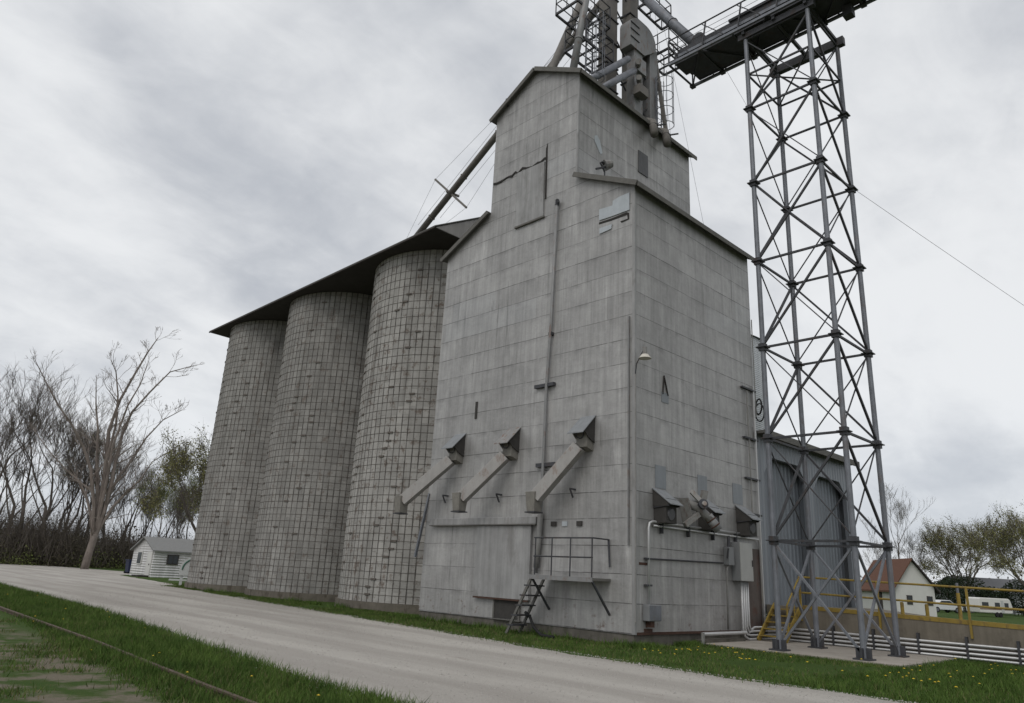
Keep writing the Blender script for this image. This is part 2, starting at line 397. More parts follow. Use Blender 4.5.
# ------------------------------------------------------------------ camera (solved from the building's edges)
YAW, PITCH, ROLL, FPX = rad(45.96), rad(17.65), rad(-3.04), 733.58
CAM = V((-17.076, -12.41, 1.65))
fwd = V((math.cos(PITCH) * math.cos(YAW), math.cos(PITCH) * math.sin(YAW), math.sin(PITCH)))
rt = V((math.sin(YAW), -math.cos(YAW), 0)); dn = fwd.cross(rt)
c_, s_ = math.cos(ROLL), math.sin(ROLL)
rt2 = rt * c_ + dn * s_; dn2 = dn * c_ - rt * s_
cd = bpy.data.cameras.new('camera'); cam = bpy.data.objects.new('camera', cd); COL.objects.link(cam)
mw = Matrix.Identity(4)
for i in range(3):
    mw[i][0] = rt2[i]; mw[i][1] = -dn2[i]; mw[i][2] = -fwd[i]; mw[i][3] = CAM[i]
cam.matrix_world = mw
cd.sensor_fit = 'HORIZONTAL'; cd.sensor_width = 36; cd.lens = FPX / 1024 * 36
cd.shift_y = -(341.5 - 351.5) / 1024 * -1.0
cd.clip_start = .1; cd.clip_end = 6000
scene.camera = cam

# ------------------------------------------------------------------ sky and light
w = bpy.data.worlds.new('World'); scene.world = w; w.use_nodes = True
t = NT(w.node_tree); bg = t.n['Background']
SUN_EL, SUN_AZ = rad(50), rad(200)       # azimuth measured from +X towards +Y
sky = t.n.new('ShaderNodeTexSky'); sky.sky_type = 'NISHITA'; sky.sun_disc = False
sky.sun_elevation = SUN_EL; sky.sun_rotation = math.pi / 2 - SUN_AZ
g = t.n.new('ShaderNodeTexCoord').outputs['Generated']
x, y, z = t.sep(g)
zc = t.math('MAXIMUM', z, 0.0)
k = t.math('DIVIDE', 1.0, t.math('ADD', zc, .42))
pl = t.comb(t.math('MULTIPLY', x, k), t.math('MULTIPLY', y, k), 0.0)
n1 = t.noise(t.mapping(pl, (1, 1, 1), (7.9, 3.3, 0)), 1.25, 7, .50, .35)
n2 = t.noise(t.mapping(pl, (1, 1, 1), (5.61, 4.74, 0)), 3.2, 6, .55, .3)
n3 = t.noise(t.mapping(pl, (.8, 1.3, 1), (1.7, 8.9, 0)), 8.0, 6, .58, .5)
nn = t.math('ADD', t.math('ADD', t.math('MULTIPLY', n1, .58), t.math('MULTIPLY', n2, .28)), t.math('MULTIPLY', n3, .14))
cl = t.ramp(nn, .37, .60)
ccol = t.mix(cl, (4.1, 4.3, 4.65), (7.2, 7.3, 7.4))
# thinner, bluer cloud low near the horizon
hz = t.math('SUBTRACT', 1.0, t.ramp(z, .02, .26))
ccol = t.mix(t.math('MULTIPLY', hz, .42), ccol, (5.9, 6.25, 6.8))
fin = t.mix(.94, sky.outputs[0], ccol)
t.link(fin, bg.inputs['Color']); bg.inputs['Strength'].default_value = .1
sl = bpy.data.lights.new('sun', 'SUN'); sl.energy = .9; sl.angle = rad(35); sl.color = (1, .97, .92)
so = bpy.data.objects.new('sun', sl); COL.objects.link(so)
sd = V((math.cos(SUN_EL) * math.cos(SUN_AZ), math.cos(SUN_EL) * math.sin(SUN_AZ), math.sin(SUN_EL)))
so.rotation_euler = sd.to_track_quat('Z', 'Y').to_euler(); so.location = (-20, -20, 60)
vs = scene.view_settings; vs.view_transform = 'Standard'; vs.look = 'None'; vs.exposure = 0.26; vs.gamma = 1.0
scene.cycles.max_bounces = 5; scene.cycles.diffuse_bounces = 3

# ------------------------------------------------------------------ ground, road
def ray_pt(px, py, zz=0.0):                # survey helper: ground point seen at a photo position (used for ground outlines only)
    d = fwd * FPX + rt2 * (px - 512) + dn2 * (py - 341.5); k = (zz - CAM.z) / d.z
    p = CAM + d * k; return (p.x, p.y)
def densify(poly, step=.6, amp=.12, seed=1, closed=True):
    out = []; n = len(poly)
    for i in range(n):
        a = V(poly[i]).to_2d(); b = V(poly[(i + 1) % n]).to_2d(); L = (b - a).length
        if L > 80: out.append(tuple(a)); continue
        k = max(1, int(L / step)); nrm = V((-(b - a).y, (b - a).x)).normalized()
        for j in range(k):
            p = a + (b - a) * (j / k); s = (i * 7.3 + j * step)
            p = p + nrm * amp * (noise1(s * 1.1, seed) + .5 * noise1(s * 4.7, seed + 3)); out.append((p.x, p.y))
    return out
def sheet(name, poly, zz, m, kind='structure', amp=.12, seed=1, step=.6):
    import bmesh
    pts = densify(poly, step, amp, seed) if amp else poly
    bm = bmesh.new(); vs_ = [bm.verts.new((p[0], p[1], 0)) for p in pts]
    f = bm.faces.new(vs_); f.normal_update()
    if f.normal.z < 0: f.normal_flip()
    bmesh.ops.triangulate(bm, faces=[f])
    me = bpy.data.meshes.new(name); bm.to_mesh(me); bm.free(); me.materials.append(M[m])
    o = bpy.data.objects.new(name, me); COL.objects.link(o); o.location = (0, 0, zz); o['kind'] = kind
    return o
gm = MB().face([(-3000, -3000, 0), (3000, -3000, 0), (3000, 3000, 0), (-3000, 3000, 0)]).build('ground', 'ground', origin=(0, 0, 0)); gm['kind'] = 'structure'
road_poly = [(-10.95, -10), (-10.8, -5), (-10.69, -1.57), (-10.25, 3.2), (-9.2, 12.9), (-8.41, 30.2), (-8.0, 60), (-9, 110),
             (4.5, 104), (10.5, 72), (13.5, 64), (14.5, 60), (14, 52), (2.6, 38), (0.6, 30), (-.35, 22), (-1.25, 15.2), (-2.3, 6.2), (-3.1, 0), (-3.4, -4), (-3.3, -8), (-3.6, -14), (-3.9, -22), (-11.2, -22)]
sheet('road', road_poly, .004, 'gravel', amp=.16, seed=2)
sheet('lawn', [ray_pt(119, 575), ray_pt(150, 574.3), ray_pt(192, 578.6), (7.5, 36), (3.2, 37.2), ray_pt(166, 583)], .008, 'ground', amp=.12, seed=5)
sl_o = MB().box(2.95, 7.3, -5.6, -.02, -.1, .08).build('slab', 'slab', bevel=.015); sl_o['kind'] = 'structure'

# ------------------------------------------------------------------ elevator headhouse
W_, D_, HE = 9.233, 7.292, 13.768
Y1, Y2, HC, HP, ZB = 2.444, 6.80, 19.27, 20.46, 14.979
elev = thing('grain_elevator', 'tall sheet metal clad grain elevator headhouse with stepped gable roof', 'grain elevator', (0, 0, 0))
HS = .312
MB().box(.03, D_ - .03, .03, W_ - .03, -.2, HS - .003).build('foundation', 'foundation', elev)
prof = [(0, 0, HS), (0, 0, HE), (0, Y1, ZB), (0, Y1, HC), (0, (Y1 + Y2) / 2, HP), (0, Y2, HC), (0, Y2, ZB), (0, W_, HE), (0, W_, HS)]
MB().prism(prof, (D_, 0, 0)).build('wall', 'tin', elev)
def slope_roof(p0, p1, x0, x1, th, name, m):             # slab over line p0->p1 in (y,z), overhanging in x
    (ya, za), (yb, zb) = p0, p1
    d = V((yb - ya, zb - za)).normalized(); nrm = V((-d.y, d.x));
    if nrm.y < 0: nrm = -nrm
    q = [(ya, za), (yb, zb), (yb + nrm.x * th, zb + nrm.y * th), (ya + nrm.x * th, za + nrm.y * th)]
    return MB().prism([(x0, a, b) for a, b in q], (x1 - x0, 0, 0)).build(name, m, elev)
s1 = (ZB - HE) / Y1; s2 = (HP - HC) / ((Y2 - Y1) / 2)
oh = .22; ym = (Y1 + Y2) / 2
xo = -.16; xe = D_ + .25
G = .006
slope_roof((-oh, HE - s1 * oh + G), (Y1 - .004, ZB + G), xo, xe, .07, 'roof', 'roof_sheet')
slope_roof((W_ + oh, HE - s1 * oh + G), (Y2 + .004, ZB + G), xo, xe, .07, 'roof', 'roof_sheet')
slope_roof((Y1 - oh, HC - s2 * oh + G), (ym, HP + G), xo, xe, .07, 'roof', 'roof_sheet')
slope_roof((Y2 + oh, HC - s2 * oh + G), (ym - .0, HP + G), xo, xe, .07, 'roof', 'roof_sheet')
# rake boards on the west gables and eave boards on the south
def rake(a, b, name='rake_board'):
    MB().bar((xo - .03, a[0], a[1] - .06), (xo - .03, b[0], b[1] - .06), .05, .17, up=(0, 0, 1)).build(name, 'fascia', elev)
rake((-oh, HE - s1 * oh + .06), (Y1, ZB + .05)); rake((W_ + oh, HE - s1 * oh + .06), (Y2, ZB + .05))
rake((Y1 - oh, HC - s2 * oh + .06), (ym, HP + .06)); rake((Y2 + oh, HC - s2 * oh + .06), (ym, HP + .06))
MB().box(xo, xe, -oh - .035, -oh - .003, HE - s1 * oh - .10, HE - s1 * oh + .07).build('eave_board', 'fascia', elev)
MB().box(xo, xe, Y1 - oh - .035, Y1 - oh - .003, HC - s2 * oh - .10, HC - s2 * oh + .07).build('eave_board', 'fascia', elev)
# corner trim
MB().box(-.022, .07, -.022, .07, HS, HE - .05).build('corner_trim', 'tin_pale', elev)
MB().box(-.02, .05, Y1 - .02, Y1 + .05, ZB + .15, HC - .02).build('corner_trim', 'tin_pale', elev)
# the old hatch and the torn sheet line over it
hp = MB().prism([(-.06, 3.95, 13.93), (-.06, 5.33, 13.93), (-.06, 5.38, 16.2), (-.06, 4.0, 16.16)], (.055, 0, 0)).build('hatch', 'tin_pale', elev)
mb = MB(); pts = [(6.75, 16.22)]; yv = 6.75
while yv > 3.98:
    yv -= random.uniform(.12, .3); pts.append((yv, 16.24 + random.uniform(-.07, .09)))
top = [(-.03, a, b + random.uniform(.03, .10)) for a, b in pts]; bot = [(-.03, a, b - .02) for a, b in pts]
mb.prism(bot + top[::-1], (.027, 0, 0)).build('torn_seam', 'tear', elev)
MB().prism([(-.02, 3.86, 14.6), (-.02, 3.93, 14.6), (-.02, 3.97, 16.7), (-.02, 3.90, 16.9)], (.017, 0, 0)).build('torn_seam', 'tear', elev)
MB().box(-.075, -.005, 3.9, 5.37, 13.86, 13.925).build('hatch_sill', 'fascia', elev)
# bright replacement tin near the south-west corner
MB().prism([(-.012, a, b) for a, b in ((1.40, 13.32), (1.40, 12.92), (.85, 12.9), (.18, 12.9), (.18, 13.52), (.6, 13.5), (.84, 13.44), (.85, 13.28))], (-.022, 0, 0)).build('wall_patch', 'zinc_patch', elev)
MB().prism([(-.012, a, b) for a, b in ((1.38, 12.62), (1.38, 12.42), (.9, 12.46), (.87, 12.62))], (-.02, 0, 0)).build('wall_patch', 'zinc_patch', elev)
MB().prism([(-.009, a, b) for a, b in ((1.42, 12.86), (.9, 12.84), (.3, 12.86), (.2, 12.8), (.2, 12.58), (.5, 12.55), (.55, 12.62), (.26, 12.62), (.28, 12.76), (.9, 12.76), (1.42, 12.79))], (.007, 0, 0)).build('torn_seam', 'tear', elev)
# curled flake and louver on the cupola's south side
MB().prism([(a, Y1 - .014, b) for a, b in ((.92, 16.85), (1.25, 16.45), (1.38, 16.55), (1.22, 17.0), (1.05, 17.15), (.9, 17.05))], (0, .010, 0)).build('wall_patch', 'zinc_patch', elev)
MB().box(3.6, 4.22, Y1 - .03, Y1 - .004, 16.8, 17.76).build('louver', 'vent', elev)
# bluish sheets over the south hoods
for xa, xb in ((1.0, 1.55), (3.3, 3.85), (5.45, 6.1)):
    MB().box(xa, xb, -.012, -.004, 4.28, 4.95).build('wall_patch', 'zinc_panel', elev)
MB().box(1.37, 1.75, -.014, -.004, 6.9, 7.22).build('wall_patch', 'zinc_panel', elev)
MB().bar((1.42, -.02, 7.15), (1.5, -.02, 7.75), .05, .02).bar((1.5, -.02, 7.75), (1.7, -.02, 7.15), .05, .02).build('torn_seam', 'tear', elev)
# slot and small holes
MB().box(-.03, -.004, 6.83, 6.93, 6.88, 7.5).build('wall_slot', 'recess', elev)
for a, b in ((2.98, 3.2), (1.96, 3.2)):
    MB().box(-.05, -.004, a - .1, a + .1, b - .07, b + .07).build('wall_slot', 'recess', elev)
MB().box(-.03, -.004, 2.44, 2.64, 3.13, 3.27).build('wall_patch', 'zinc_patch', elev)
# sliding door, its track and the low opening
MB().box(-.17, -.004, 3.6, 8.8, 3.2, 3.42).build('door_track', 'tin_pale', elev, bevel=.01)
MB().box(-.19, -.05, 3.6, 8.8, 3.17, 3.197).build('door_track', 'fascia', elev)
dr = MB().box(-.11, -.012, 3.85, 6.33, .95, 3.16).build('sliding_door', 'tin_pale', elev, bevel=.008)
MB().box(-.125, -.10, 3.85, 6.33, .90, .948).build('bottom_rail', 'rust', dr)
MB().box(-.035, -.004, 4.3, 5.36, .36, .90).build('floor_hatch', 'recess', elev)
MB().box(-.06, -.004, 5.37, 5.43, .346, .90).build('hatch_frame', 'fascia', elev); MB().box(-.06, -.004, 4.24, 4.299, .346, .90).build('hatch_frame', 'fascia', elev)
MB().box(-.07, -.004, 4.2, 5.43, .315, .345).build('hatch_sill', 'fascia', elev)
# stained sheet at the south wall's east end
MB().box(5.9, 7.25, -.025, -.004, .30, 2.9).build('stained_sheet', 'rusty_board', elev)
MB().box(.1, 5.6, -.018, -.004, .30, .37).build('rusty_edge', 'rust', elev)
MB().box(.42, .8, -.02, -.004, .375, .46).build('rusty_edge', 'rust', elev)
MB().box(.2, .6, -.012, -.004, 2.1, 2.17).build('rusty_edge', 'rust', elev)

# ------------------------------------------------------------------ silos
SX, SR, ZT = 4.74, 3.84, 15.72
hoop_me = None
def silo(yc, m, label):
    o = thing('silo', label, 'silo', (SX, yc, 0), 'stave silos in a row')
    n = 96
    MB().cyl((SX, yc), SR, .34, ZT, 128, cap=True).build('stave_wall', m, o, smooth=False, origin=(SX, yc, 0))
    MB().cyl((SX, yc), SR + .10, -.2, .335, 96).build('footing', 'silo_found', o)
    global hoop_me
    if hoop_me is None:
        mb = MB(); N = 128; R0 = SR - .003; R1 = SR + .012; hh = .014
        for k in range(N):
            a = 2 * math.pi * k / N; ca, sa = math.cos(a), math.sin(a)
            for rr, zz in ((R0, 0), (R1, 0), (R1, hh), (R0, hh)): mb.v.append((rr * ca, rr * sa, zz))
        for k in range(N):
            b0 = k * 4; b1 = ((k + 1) % N) * 4
            for j in range(3): mb.f.append((b0 + j, b1 + j, b1 + j + 1, b0 + j + 1))
        for ang in (0, math.pi * .66, math.pi * .97, math.pi * 1.33):
            ca, sa = math.cos(ang), math.sin(ang); c = V((R1 * ca, R1 * sa, .012)); tng = V((-sa, ca, 0))
            mb.bar(c - tng * .13, c + tng * .13, .05, .075)
        hoop_me = mb
    zz = .62; i = 0
    first = None
    while zz < ZT - .15:
        if hoop_me and first is None and 'HOOP' not in WORLD_MESH:
            h = bpy.data.objects.new('hoop', None)
            hb = hoop_me.build('hoop', 'hoop', None, origin=(0, 0, 0)); WORLD_MESH['HOOP'] = hb.data; bpy.data.objects.remove(h); bpy.data.objects.remove(hb)
        h = bpy.data.objects.new('hoop', WORLD_MESH['HOOP']); COL.objects.link(h)
        h.parent = o; h.location = (0, 0, zz + random.uniform(-.012, .012)); h.rotation_euler = (random.uniform(-.002, .002), random.uniform(-.002, .002), math.pi + random.choice((-.55, .22)) + (i % 9) * .045 + random.uniform(-.05, .05))
        first = h; zz += .29 + .10 * (zz / 15.7); i += 1
    return o
WORLD_MESH = {}
silo(14.80, 'staveA', 'palest concrete stave silo with rust spots, right beside the tall metal headhouse')
silo(23.35, 'staveB', 'darker concrete stave silo in the middle of the row of three')
silo(30.98, 'staveC', 'farthest concrete stave silo, at the row end near the small white shed')

roof = thing('silo_roof', 'dark low gabled roof spanning the row of stave silos', 'roof', (SX, 21, 15.24))
ex, ez, yn, ys = .36, 15.77, 34.25, 10.7
RX = SX + (SX - ex); rz = ez + .567 * (SX - ex)
foot = [(ex - .05, ys), (ex + .22, yn), (2.0, yn + .1), (2.6, yn + .9), (RX, yn + .9), (RX, ys)]
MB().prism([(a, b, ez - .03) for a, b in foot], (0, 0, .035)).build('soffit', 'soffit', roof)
dk = .27
MB().quadbox([(ex - .1, ys - .03, ez + .006), (ex - .1 + dk, yn, ez + .006), (SX, yn, rz + .012), (SX, ys - .03, rz + .012),
              (ex - .1, ys - .03, ez + .06), (ex - .1 + dk, yn, ez + .06), (SX, yn, rz + .08), (SX, ys - .03, rz + .08)]).build('roof_sheet', 'roof_sheet', roof)
MB().quadbox([(RX + .1, ys - .03, ez + .006), (SX, ys - .03, rz + .012), (SX, yn, rz + .012), (RX + .1, yn, ez + .006),
              (RX + .1, ys - .03, ez + .06), (SX, ys - .03, rz + .08), (SX, yn, rz + .08), (RX + .1, yn, ez + .06)]).build('roof_sheet', 'roof_sheet', roof)
MB().prism([(ex - .02, ys, ez + .008), (SX, ys, rz), (RX, ys, ez + .008)], (0, .04, 0)).build('gable_wall', 'gable_tin', roof)
MB().prism([(2.0, yn - .1, ez + .008), (SX, yn - .1, rz), (RX, yn - .1, ez + .008)], (0, .04, 0)).build('gable_wall', 'gable_tin', roof)
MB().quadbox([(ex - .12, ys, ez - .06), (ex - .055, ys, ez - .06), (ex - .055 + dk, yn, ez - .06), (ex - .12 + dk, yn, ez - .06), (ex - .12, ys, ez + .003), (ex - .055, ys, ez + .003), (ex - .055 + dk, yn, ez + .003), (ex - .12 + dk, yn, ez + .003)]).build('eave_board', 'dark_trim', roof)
# leaning plank in the gap between the headhouse and the first silo
tag(MB().bar((-.14, 9.52, 2.1), (.0, 9.16, 4.35), .07, .09).build('drain_spout', 'galv'), 'dark slanting metal downspout between headhouse and palest silo', 'downspout')

# ------------------------------------------------------------------ west wall fittings
o = thing('wall_pipe', 'tall grey vent pipe clamped up the west wall above the ladder', 'pipe', (-.1, 3.5, 1.7))
MB().tube([(-.1, 3.24, 14.1), (-.1, 3.32, 9.65), (-.1, 3.42, 7.5), (-.1, 3.44, 4.4), (-.12, 3.55, 1.75)], .055, 8).build('pipe', 'spout_grey', o, smooth=True)
MB().tube([(-.1, 3.24, 14.08), (-.1, 3.22, 14.22), (-.18, 3.16, 14.2)], .075, 8).build('cap', 'galv_dark', o)
MB().box(-.13, -.005, 3.1, 3.95, 7.55, 7.66).build('bracket', 'galv_dark', o); MB().box(-.12, -.005, 2.95, 3.75, 4.95, 5.07).build('bracket', 'galv_dark', o)
MB().box(-.13, -.005, 3.25, 3.4, 9.3, 9.4).build('bracket', 'galv_dark', o)
MB().tube([(-.12, 3.55, 1.9), (-.11, 3.5, 2.6), (-.11, 3.46, 3.5)], .09, 8).build('sleeve', 'pipe_dull', o, smooth=True)

def loadout(y0, zt, end, hoodmat, label):
    o = thing('loadout_spout', label, 'grain spout', (0, y0, zt), 'loading spouts on the west wall')
    wd = .58
    # sloping lid
    MB().prism([(0, y0, zt), (0, y0 + wd, zt), (-.62, y0 + wd + .02, zt - .6), (-.62, y0 - .02, zt - .6)], (.0, 0, -.03)).build('hood', hoodmat, o)
    # cheeks and throat
    for yy in (y0 + .03, y0 + wd - .06):
        MB().prism([(-.005, yy, zt - .06), (-.5, yy, zt - .54), (-.30, yy, zt - .72), (-.005, yy, zt - .85)], (0, .03, 0)).build('cheek', 'recess' if yy < y0 + .2 else 'boot', o)  # dark cheek colours carry the shadow beside and under the hood
    MB().prism([(-.005, y0 + .08, zt - .12), (-.30, y0 + .08, zt - .45), (-.32, y0 + .08, zt - 1.0), (-.005, y0 + .08, zt - 1.1)], (0, wd - .17, 0)).build('throat', 'boot', o)
    MB().ring((-.36, y0 + wd * .55, zt - .62), (1, .3, .2), .12, .018, 12, 5).build('gate_handle', 'galv_dark', o)
    a = V((-.30, y0 + .38, zt - .98)); e = V(end)
    MB().bar(a, e, .36, .36).build('chute', 'chute', o, bevel=.012)
    d = (e - a).normalized()
    b = MB(); c = e + V((-.02, .06, .0))
    b.quadbox([V((c.x - .15, c.y - .15, c.z - .42)), V((c.x + .15, c.y - .15, c.z - .42)), V((c.x + .15, c.y + .15, c.z - .42)), V((c.x - .15, c.y + .15, c.z - .42)),
               V((c.x - .20, c.y - .19, c.z + .16)), V((c.x + .20, c.y - .19, c.z + .16)), V((c.x + .20, c.y + .19, c.z + .16)), V((c.x - .20, c.y + .19, c.z + .16))])
    bo = b.build('boot', 'boot', o, bevel=.01)
    MB().box(c.x - .19, c.x + .19, c.y - .2, c.y + .2, c.z - .46, c.z - .425).build('flange', 'galv_dark', bo)
    MB().bar((0, y0 + .75, zt - 2.2), (-.25, y0 + .75, zt - 2.2), .05).bar((-.25, y0 + .75, zt - 2.2), (-.1, y0 + .75, zt - 2.45), .04).build('wall_bracket', 'galv_dark', o)
    return o
loadout(7.35, 6.42, (-1.2, 9.12, 3.96), 'hood', 'grey loading spout reaching out in front of the palest silo, leftmost of three')
loadout(4.60, 6.36, (-1.0, 6.2, 3.98), 'hood_rust', 'grey loading spout with rust edged hood above the sliding door')
loadout(1.42, 6.40, (-.72, 3.1, 3.92), 'hood', 'grey loading spout nearest the building corner, above the platform')

# loading platform
o = thing('loading_platform', 'small railed steel platform bracketed to the west wall', 'platform', (-.4, 1.9, 1.62))
MB().box(-.82, -.005, .80, 3.1, 1.62, 1.69).build('deck', 'fascia', o)
MB().box(-.86, -.823, .78, 3.12, 1.58, 1.70).build('edge_beam', 'spout_grey', o)
for yy in (.82, 3.05):
    MB().bar((-.8, yy, 1.6), (-.02, yy, .75), .05).build('brace', 'galv_dark', o)
for yy in (.82, 1.6, 2.3, 2.95):
    MB().tube([(-.82, yy, 1.69), (-.82, yy, 2.74)], .022, 6).build('post', 'galv_dark', o)
for zz in (2.74, 2.22):
    MB().tube([(-.82, 3.0, zz), (-.82, .8, zz)] + ([(-.05, .84, zz)] if zz > 2.5 else []), .022, 6).build('rail', 'galv_dark', o)
MB().tube([(-.05, .86, 2.75), (-.06, .8, 2.0)], .03, 6).build('hanging_rod', 'galv_dark', o)
# step ladder to the platform
o = thing('step_ladder', 'grey steel step ladder leaning up to the platform', 'ladder', (-.5, 3.6, 0))
La, Lb = V((-.80, 3.06, 1.66)), V((-.80, 4.02, .0)); La2, Lb2 = V((-.25, 3.06, 1.66)), V((-.25, 4.02, .0))
MB().bar(La, Lb, .05, .08).build('stringer', 'fascia', o); MB().bar(La2, Lb2, .05, .08).build('stringer', 'fascia', o)
for i in range(5):
    f = .16 + i * .17; p = La.lerp(Lb, f); q = La2.lerp(Lb2, f)
    MB().box(p.x - .03, q.x + .03, p.y - .13, p.y + .13, p.z - .02, p.z + .02).build('tread', 'galv_dark', o)
# a loose hose at the foot
hp_ = [(-.3, 3.75, .62), (-.35, 3.5, .5), (-.5, 3.2, .25), (-.6, 2.8, .07), (-.62, 2.3, .06)]
tag(MB().tube(hp_, .045, 8).build('hose', 'tyre', smooth=True), 'black hose trailing from the ladder foot into the grass', 'hose')

# yard lamp and its conduit at the corner
o = thing('wall_lamp', 'cream enamel yard lamp at the building corner on a thin conduit', 'lamp', (.0, -.1, 7.4))
MB().tube([(-.04, -.06, .6), (-.04, -.06, 7.45)], .022, 6).build('conduit', 'pipe_dull', o)
MB().tube([(-.04, -.06, 7.45), (-.06, -.12, 7.75), (.02, -.3, 8.15), (.05, -.32, 8.25)], .018, 6).build('gooseneck', 'galv_dark', o)
MB().cyl((.06, -.33), .19, 7.90, 8.02, 20, r2=.10).build('shade', 'lamp', o); MB().cyl((.06, -.33), .07, 8.02, 8.24, 12).build('neck', 'motor', o)
MB().box(-.07, -.005, .16, .2, 2.6, 9.3).build('wire_duct', 'spout_grey', o)

# flood light on the lower roof
o = thing('flood_light', 'old swivel flood light fixed on the lower south roof', 'flood light', (.4, 1.5, 14.6))
MB().tube([(.35, 1.5, 14.45), (.35, 1.5, 14.95), (.1, 1.5, 15.2)], .03, 6).build('stand', 'galv_dark', o)
MB().tube([(.45, 1.6, 15.28), (.2, 1.5, 15.25), (.55, 1.55, 15.42)], .04, 6).build('bracket', 'galv_dark', o)
MB().tube([(.35, 1.5, 15.2), (.55, 1.35, 15.3)], [.2, .13], 12).build('lamp_head', 'motor', o)
MB().bar((-.05, 1.55, 14.9), (.5, 1.45, 15.2), .06).build('arm', 'galv_dark', o)

# ------------------------------------------------------------------ south wall fittings
def wall_hood(xl, zt, label):
    o = thing('wall_hood', label, 'hood', (xl + .33, 0, zt - .9), 'zinc hoods on the south wall'); wd = .66
    MB().prism([(xl, 0, zt), (xl + wd, 0, zt), (xl + wd, -.62, zt - .46), (xl, -.62, zt - .46)], (0, 0, -.025)).build('lid', 'hood', o)
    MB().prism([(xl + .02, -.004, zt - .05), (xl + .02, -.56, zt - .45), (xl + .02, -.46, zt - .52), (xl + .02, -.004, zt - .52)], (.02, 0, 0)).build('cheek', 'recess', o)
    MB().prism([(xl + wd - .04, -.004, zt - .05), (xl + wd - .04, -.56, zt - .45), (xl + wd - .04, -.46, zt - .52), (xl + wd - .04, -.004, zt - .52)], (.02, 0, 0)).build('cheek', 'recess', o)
    MB().box(xl + .06, xl + wd - .06, -.42, -.004, zt - .98, zt - .3).build('opening', 'recess', o)  # solid box, its dark colour stands in for the shaded interior
    MB().tube([(xl + .3, -.3, zt - .72), (xl + .3, -.46, zt - .74)], .16, 14).build('spout_flange', 'vent', o)  # flange painted dark to match the shade under the lid
    MB().bar((xl + .04, -.55, zt - .5), (xl + .04, -.02, zt - .55), .03).build('stay', 'galv_dark', o)
wall_hood(.85, 4.26, 'zinc rain hood over a wall opening, nearest the building corner')
wall_hood(3.22, 4.25, 'zinc rain hood half hidden behind the auger motor')
wall_hood(5.58, 4.24, 'zinc rain hood over the tall electrical cabinet')
o = thing('auger_motor', 'grey auger head with motor and pulley sticking out of the south wall', 'auger motor', (2.5, -.4, 3.2))
MB().tube([(2.45, -.02, 4.0), (2.55, -.45, 3.85), (2.75, -.75, 3.5)], .13, 12).build('housing', 'motor', o, smooth=True)
mo = MB().tube([(2.72, -.68, 3.62), (2.92, -.9, 3.22)], .135, 14).build('motor', 'spout_grey', o, smooth=True)
for f in (.3, .7):
    c = V((2.72, -.68, 3.62)).lerp(V((2.92, -.9, 3.22)), f); MB().ring(c, (.2, -.22, -.4), .138, .022, 16, 5).build('band', 'rust', mo)
MB().tube([(2.45, -.66, 3.92), (2.40, -.74, 3.94)], .15, 18).build('pulley', 'galv_dark', o)
MB().tube([(2.40, -.75, 3.94), (2.37, -.79, 3.95)], .07, 12).build('hub', 'chute', o)
MB().bar((2.12, -.5, 4.28), (2.45, -.68, 3.95), .08, .13).build('belt_guard', 'chute', o)
MB().bar((2.05, -.3, 3.3), (2.5, -.5, 3.65), .14).bar((2.7, -.6, 4.35), (2.6, -.55, 3.85), .16).build('bracket', 'motor', o)
MB().prism([(2.15, -.05, 4.1), (2.15, -.35, 4.1), (2.35, -.4, 3.45), (2.35, -.05, 3.35)], (.06, 0, 0)).build('side_plate', 'motor', o)

# conduits
o = thing('conduit_run', 'pale steel conduits bending across the south wall to a box', 'conduit', (3.5, -.1, 3.2))
MB().tube([(.55, -.08, 1.0), (.55, -.08, 3.1), (.6, -.08, 3.25), (.75, -.08, 3.30), (6.72, -.08, 3.33)], .035, 8).build('pipe', 'pipe', o, smooth=True)
MB().tube([(.8, -.08, 3.19), (6.9, -.08, 3.22), (6.98, -.08, 3.1), (6.98, -.08, .5)], .03, 8).build('pipe', 'pipe', o, smooth=True)
for xx in (1.2, 2.6, 4.0, 5.4): MB().box(xx, xx + .05, -.11, -.004, 3.0, 3.36).build('strap', 'galv_dark', o)
for zz in (1.55, 2.25): MB().box(.42, .68, -.11, -.004, zz, zz + .05).build('strap', 'galv_dark', o)
tag(MB().tube([(.7, -.05, 2.28), (4.6, -.05, 2.35)], .025, 6).build('conduit', 'galv_dark'), 'thin dark conduit running level across the south wall', 'conduit')
o = thing('junction_box', 'small grey junction box low on the south wall', 'junction box', (.62, -.1, .65))
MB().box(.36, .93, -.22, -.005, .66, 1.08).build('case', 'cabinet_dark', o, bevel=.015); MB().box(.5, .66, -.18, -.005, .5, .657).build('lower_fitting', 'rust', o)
MB().box(.38, .91, -.235, -.221, .68, 1.06).build('cover', 'galv', o)
o = thing('electrical_cabinet', 'tall pale grey electrical cabinet on the south wall near the tower', 'cabinet', (5.4, -.3, 1.85))
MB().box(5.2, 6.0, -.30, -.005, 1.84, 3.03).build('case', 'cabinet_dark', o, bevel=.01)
MB().box(5.21, 5.99, -.33, -.303, 1.85, 3.02).build('door', 'cabinet', o, bevel=.006)
MB().box(5.92, 5.95, -.36, -.332, 2.3, 2.5).build('handle', 'galv_dark', o)
o = thing('disconnect_switch', 'small dark switch box left of the pale electrical cabinet', 'switch box', (4.7, -.2, 2.2))
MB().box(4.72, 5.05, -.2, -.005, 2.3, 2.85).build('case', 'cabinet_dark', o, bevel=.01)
MB().bar((4.69, -.15, 2.5), (4.69, -.2, 2.8), .04).build('lever', 'galv_dark', o); MB().tube([(4.88, -.1, 2.85), (4.9, -.1, 3.2)], .05, 8).build('riser', 'galv_dark', o)
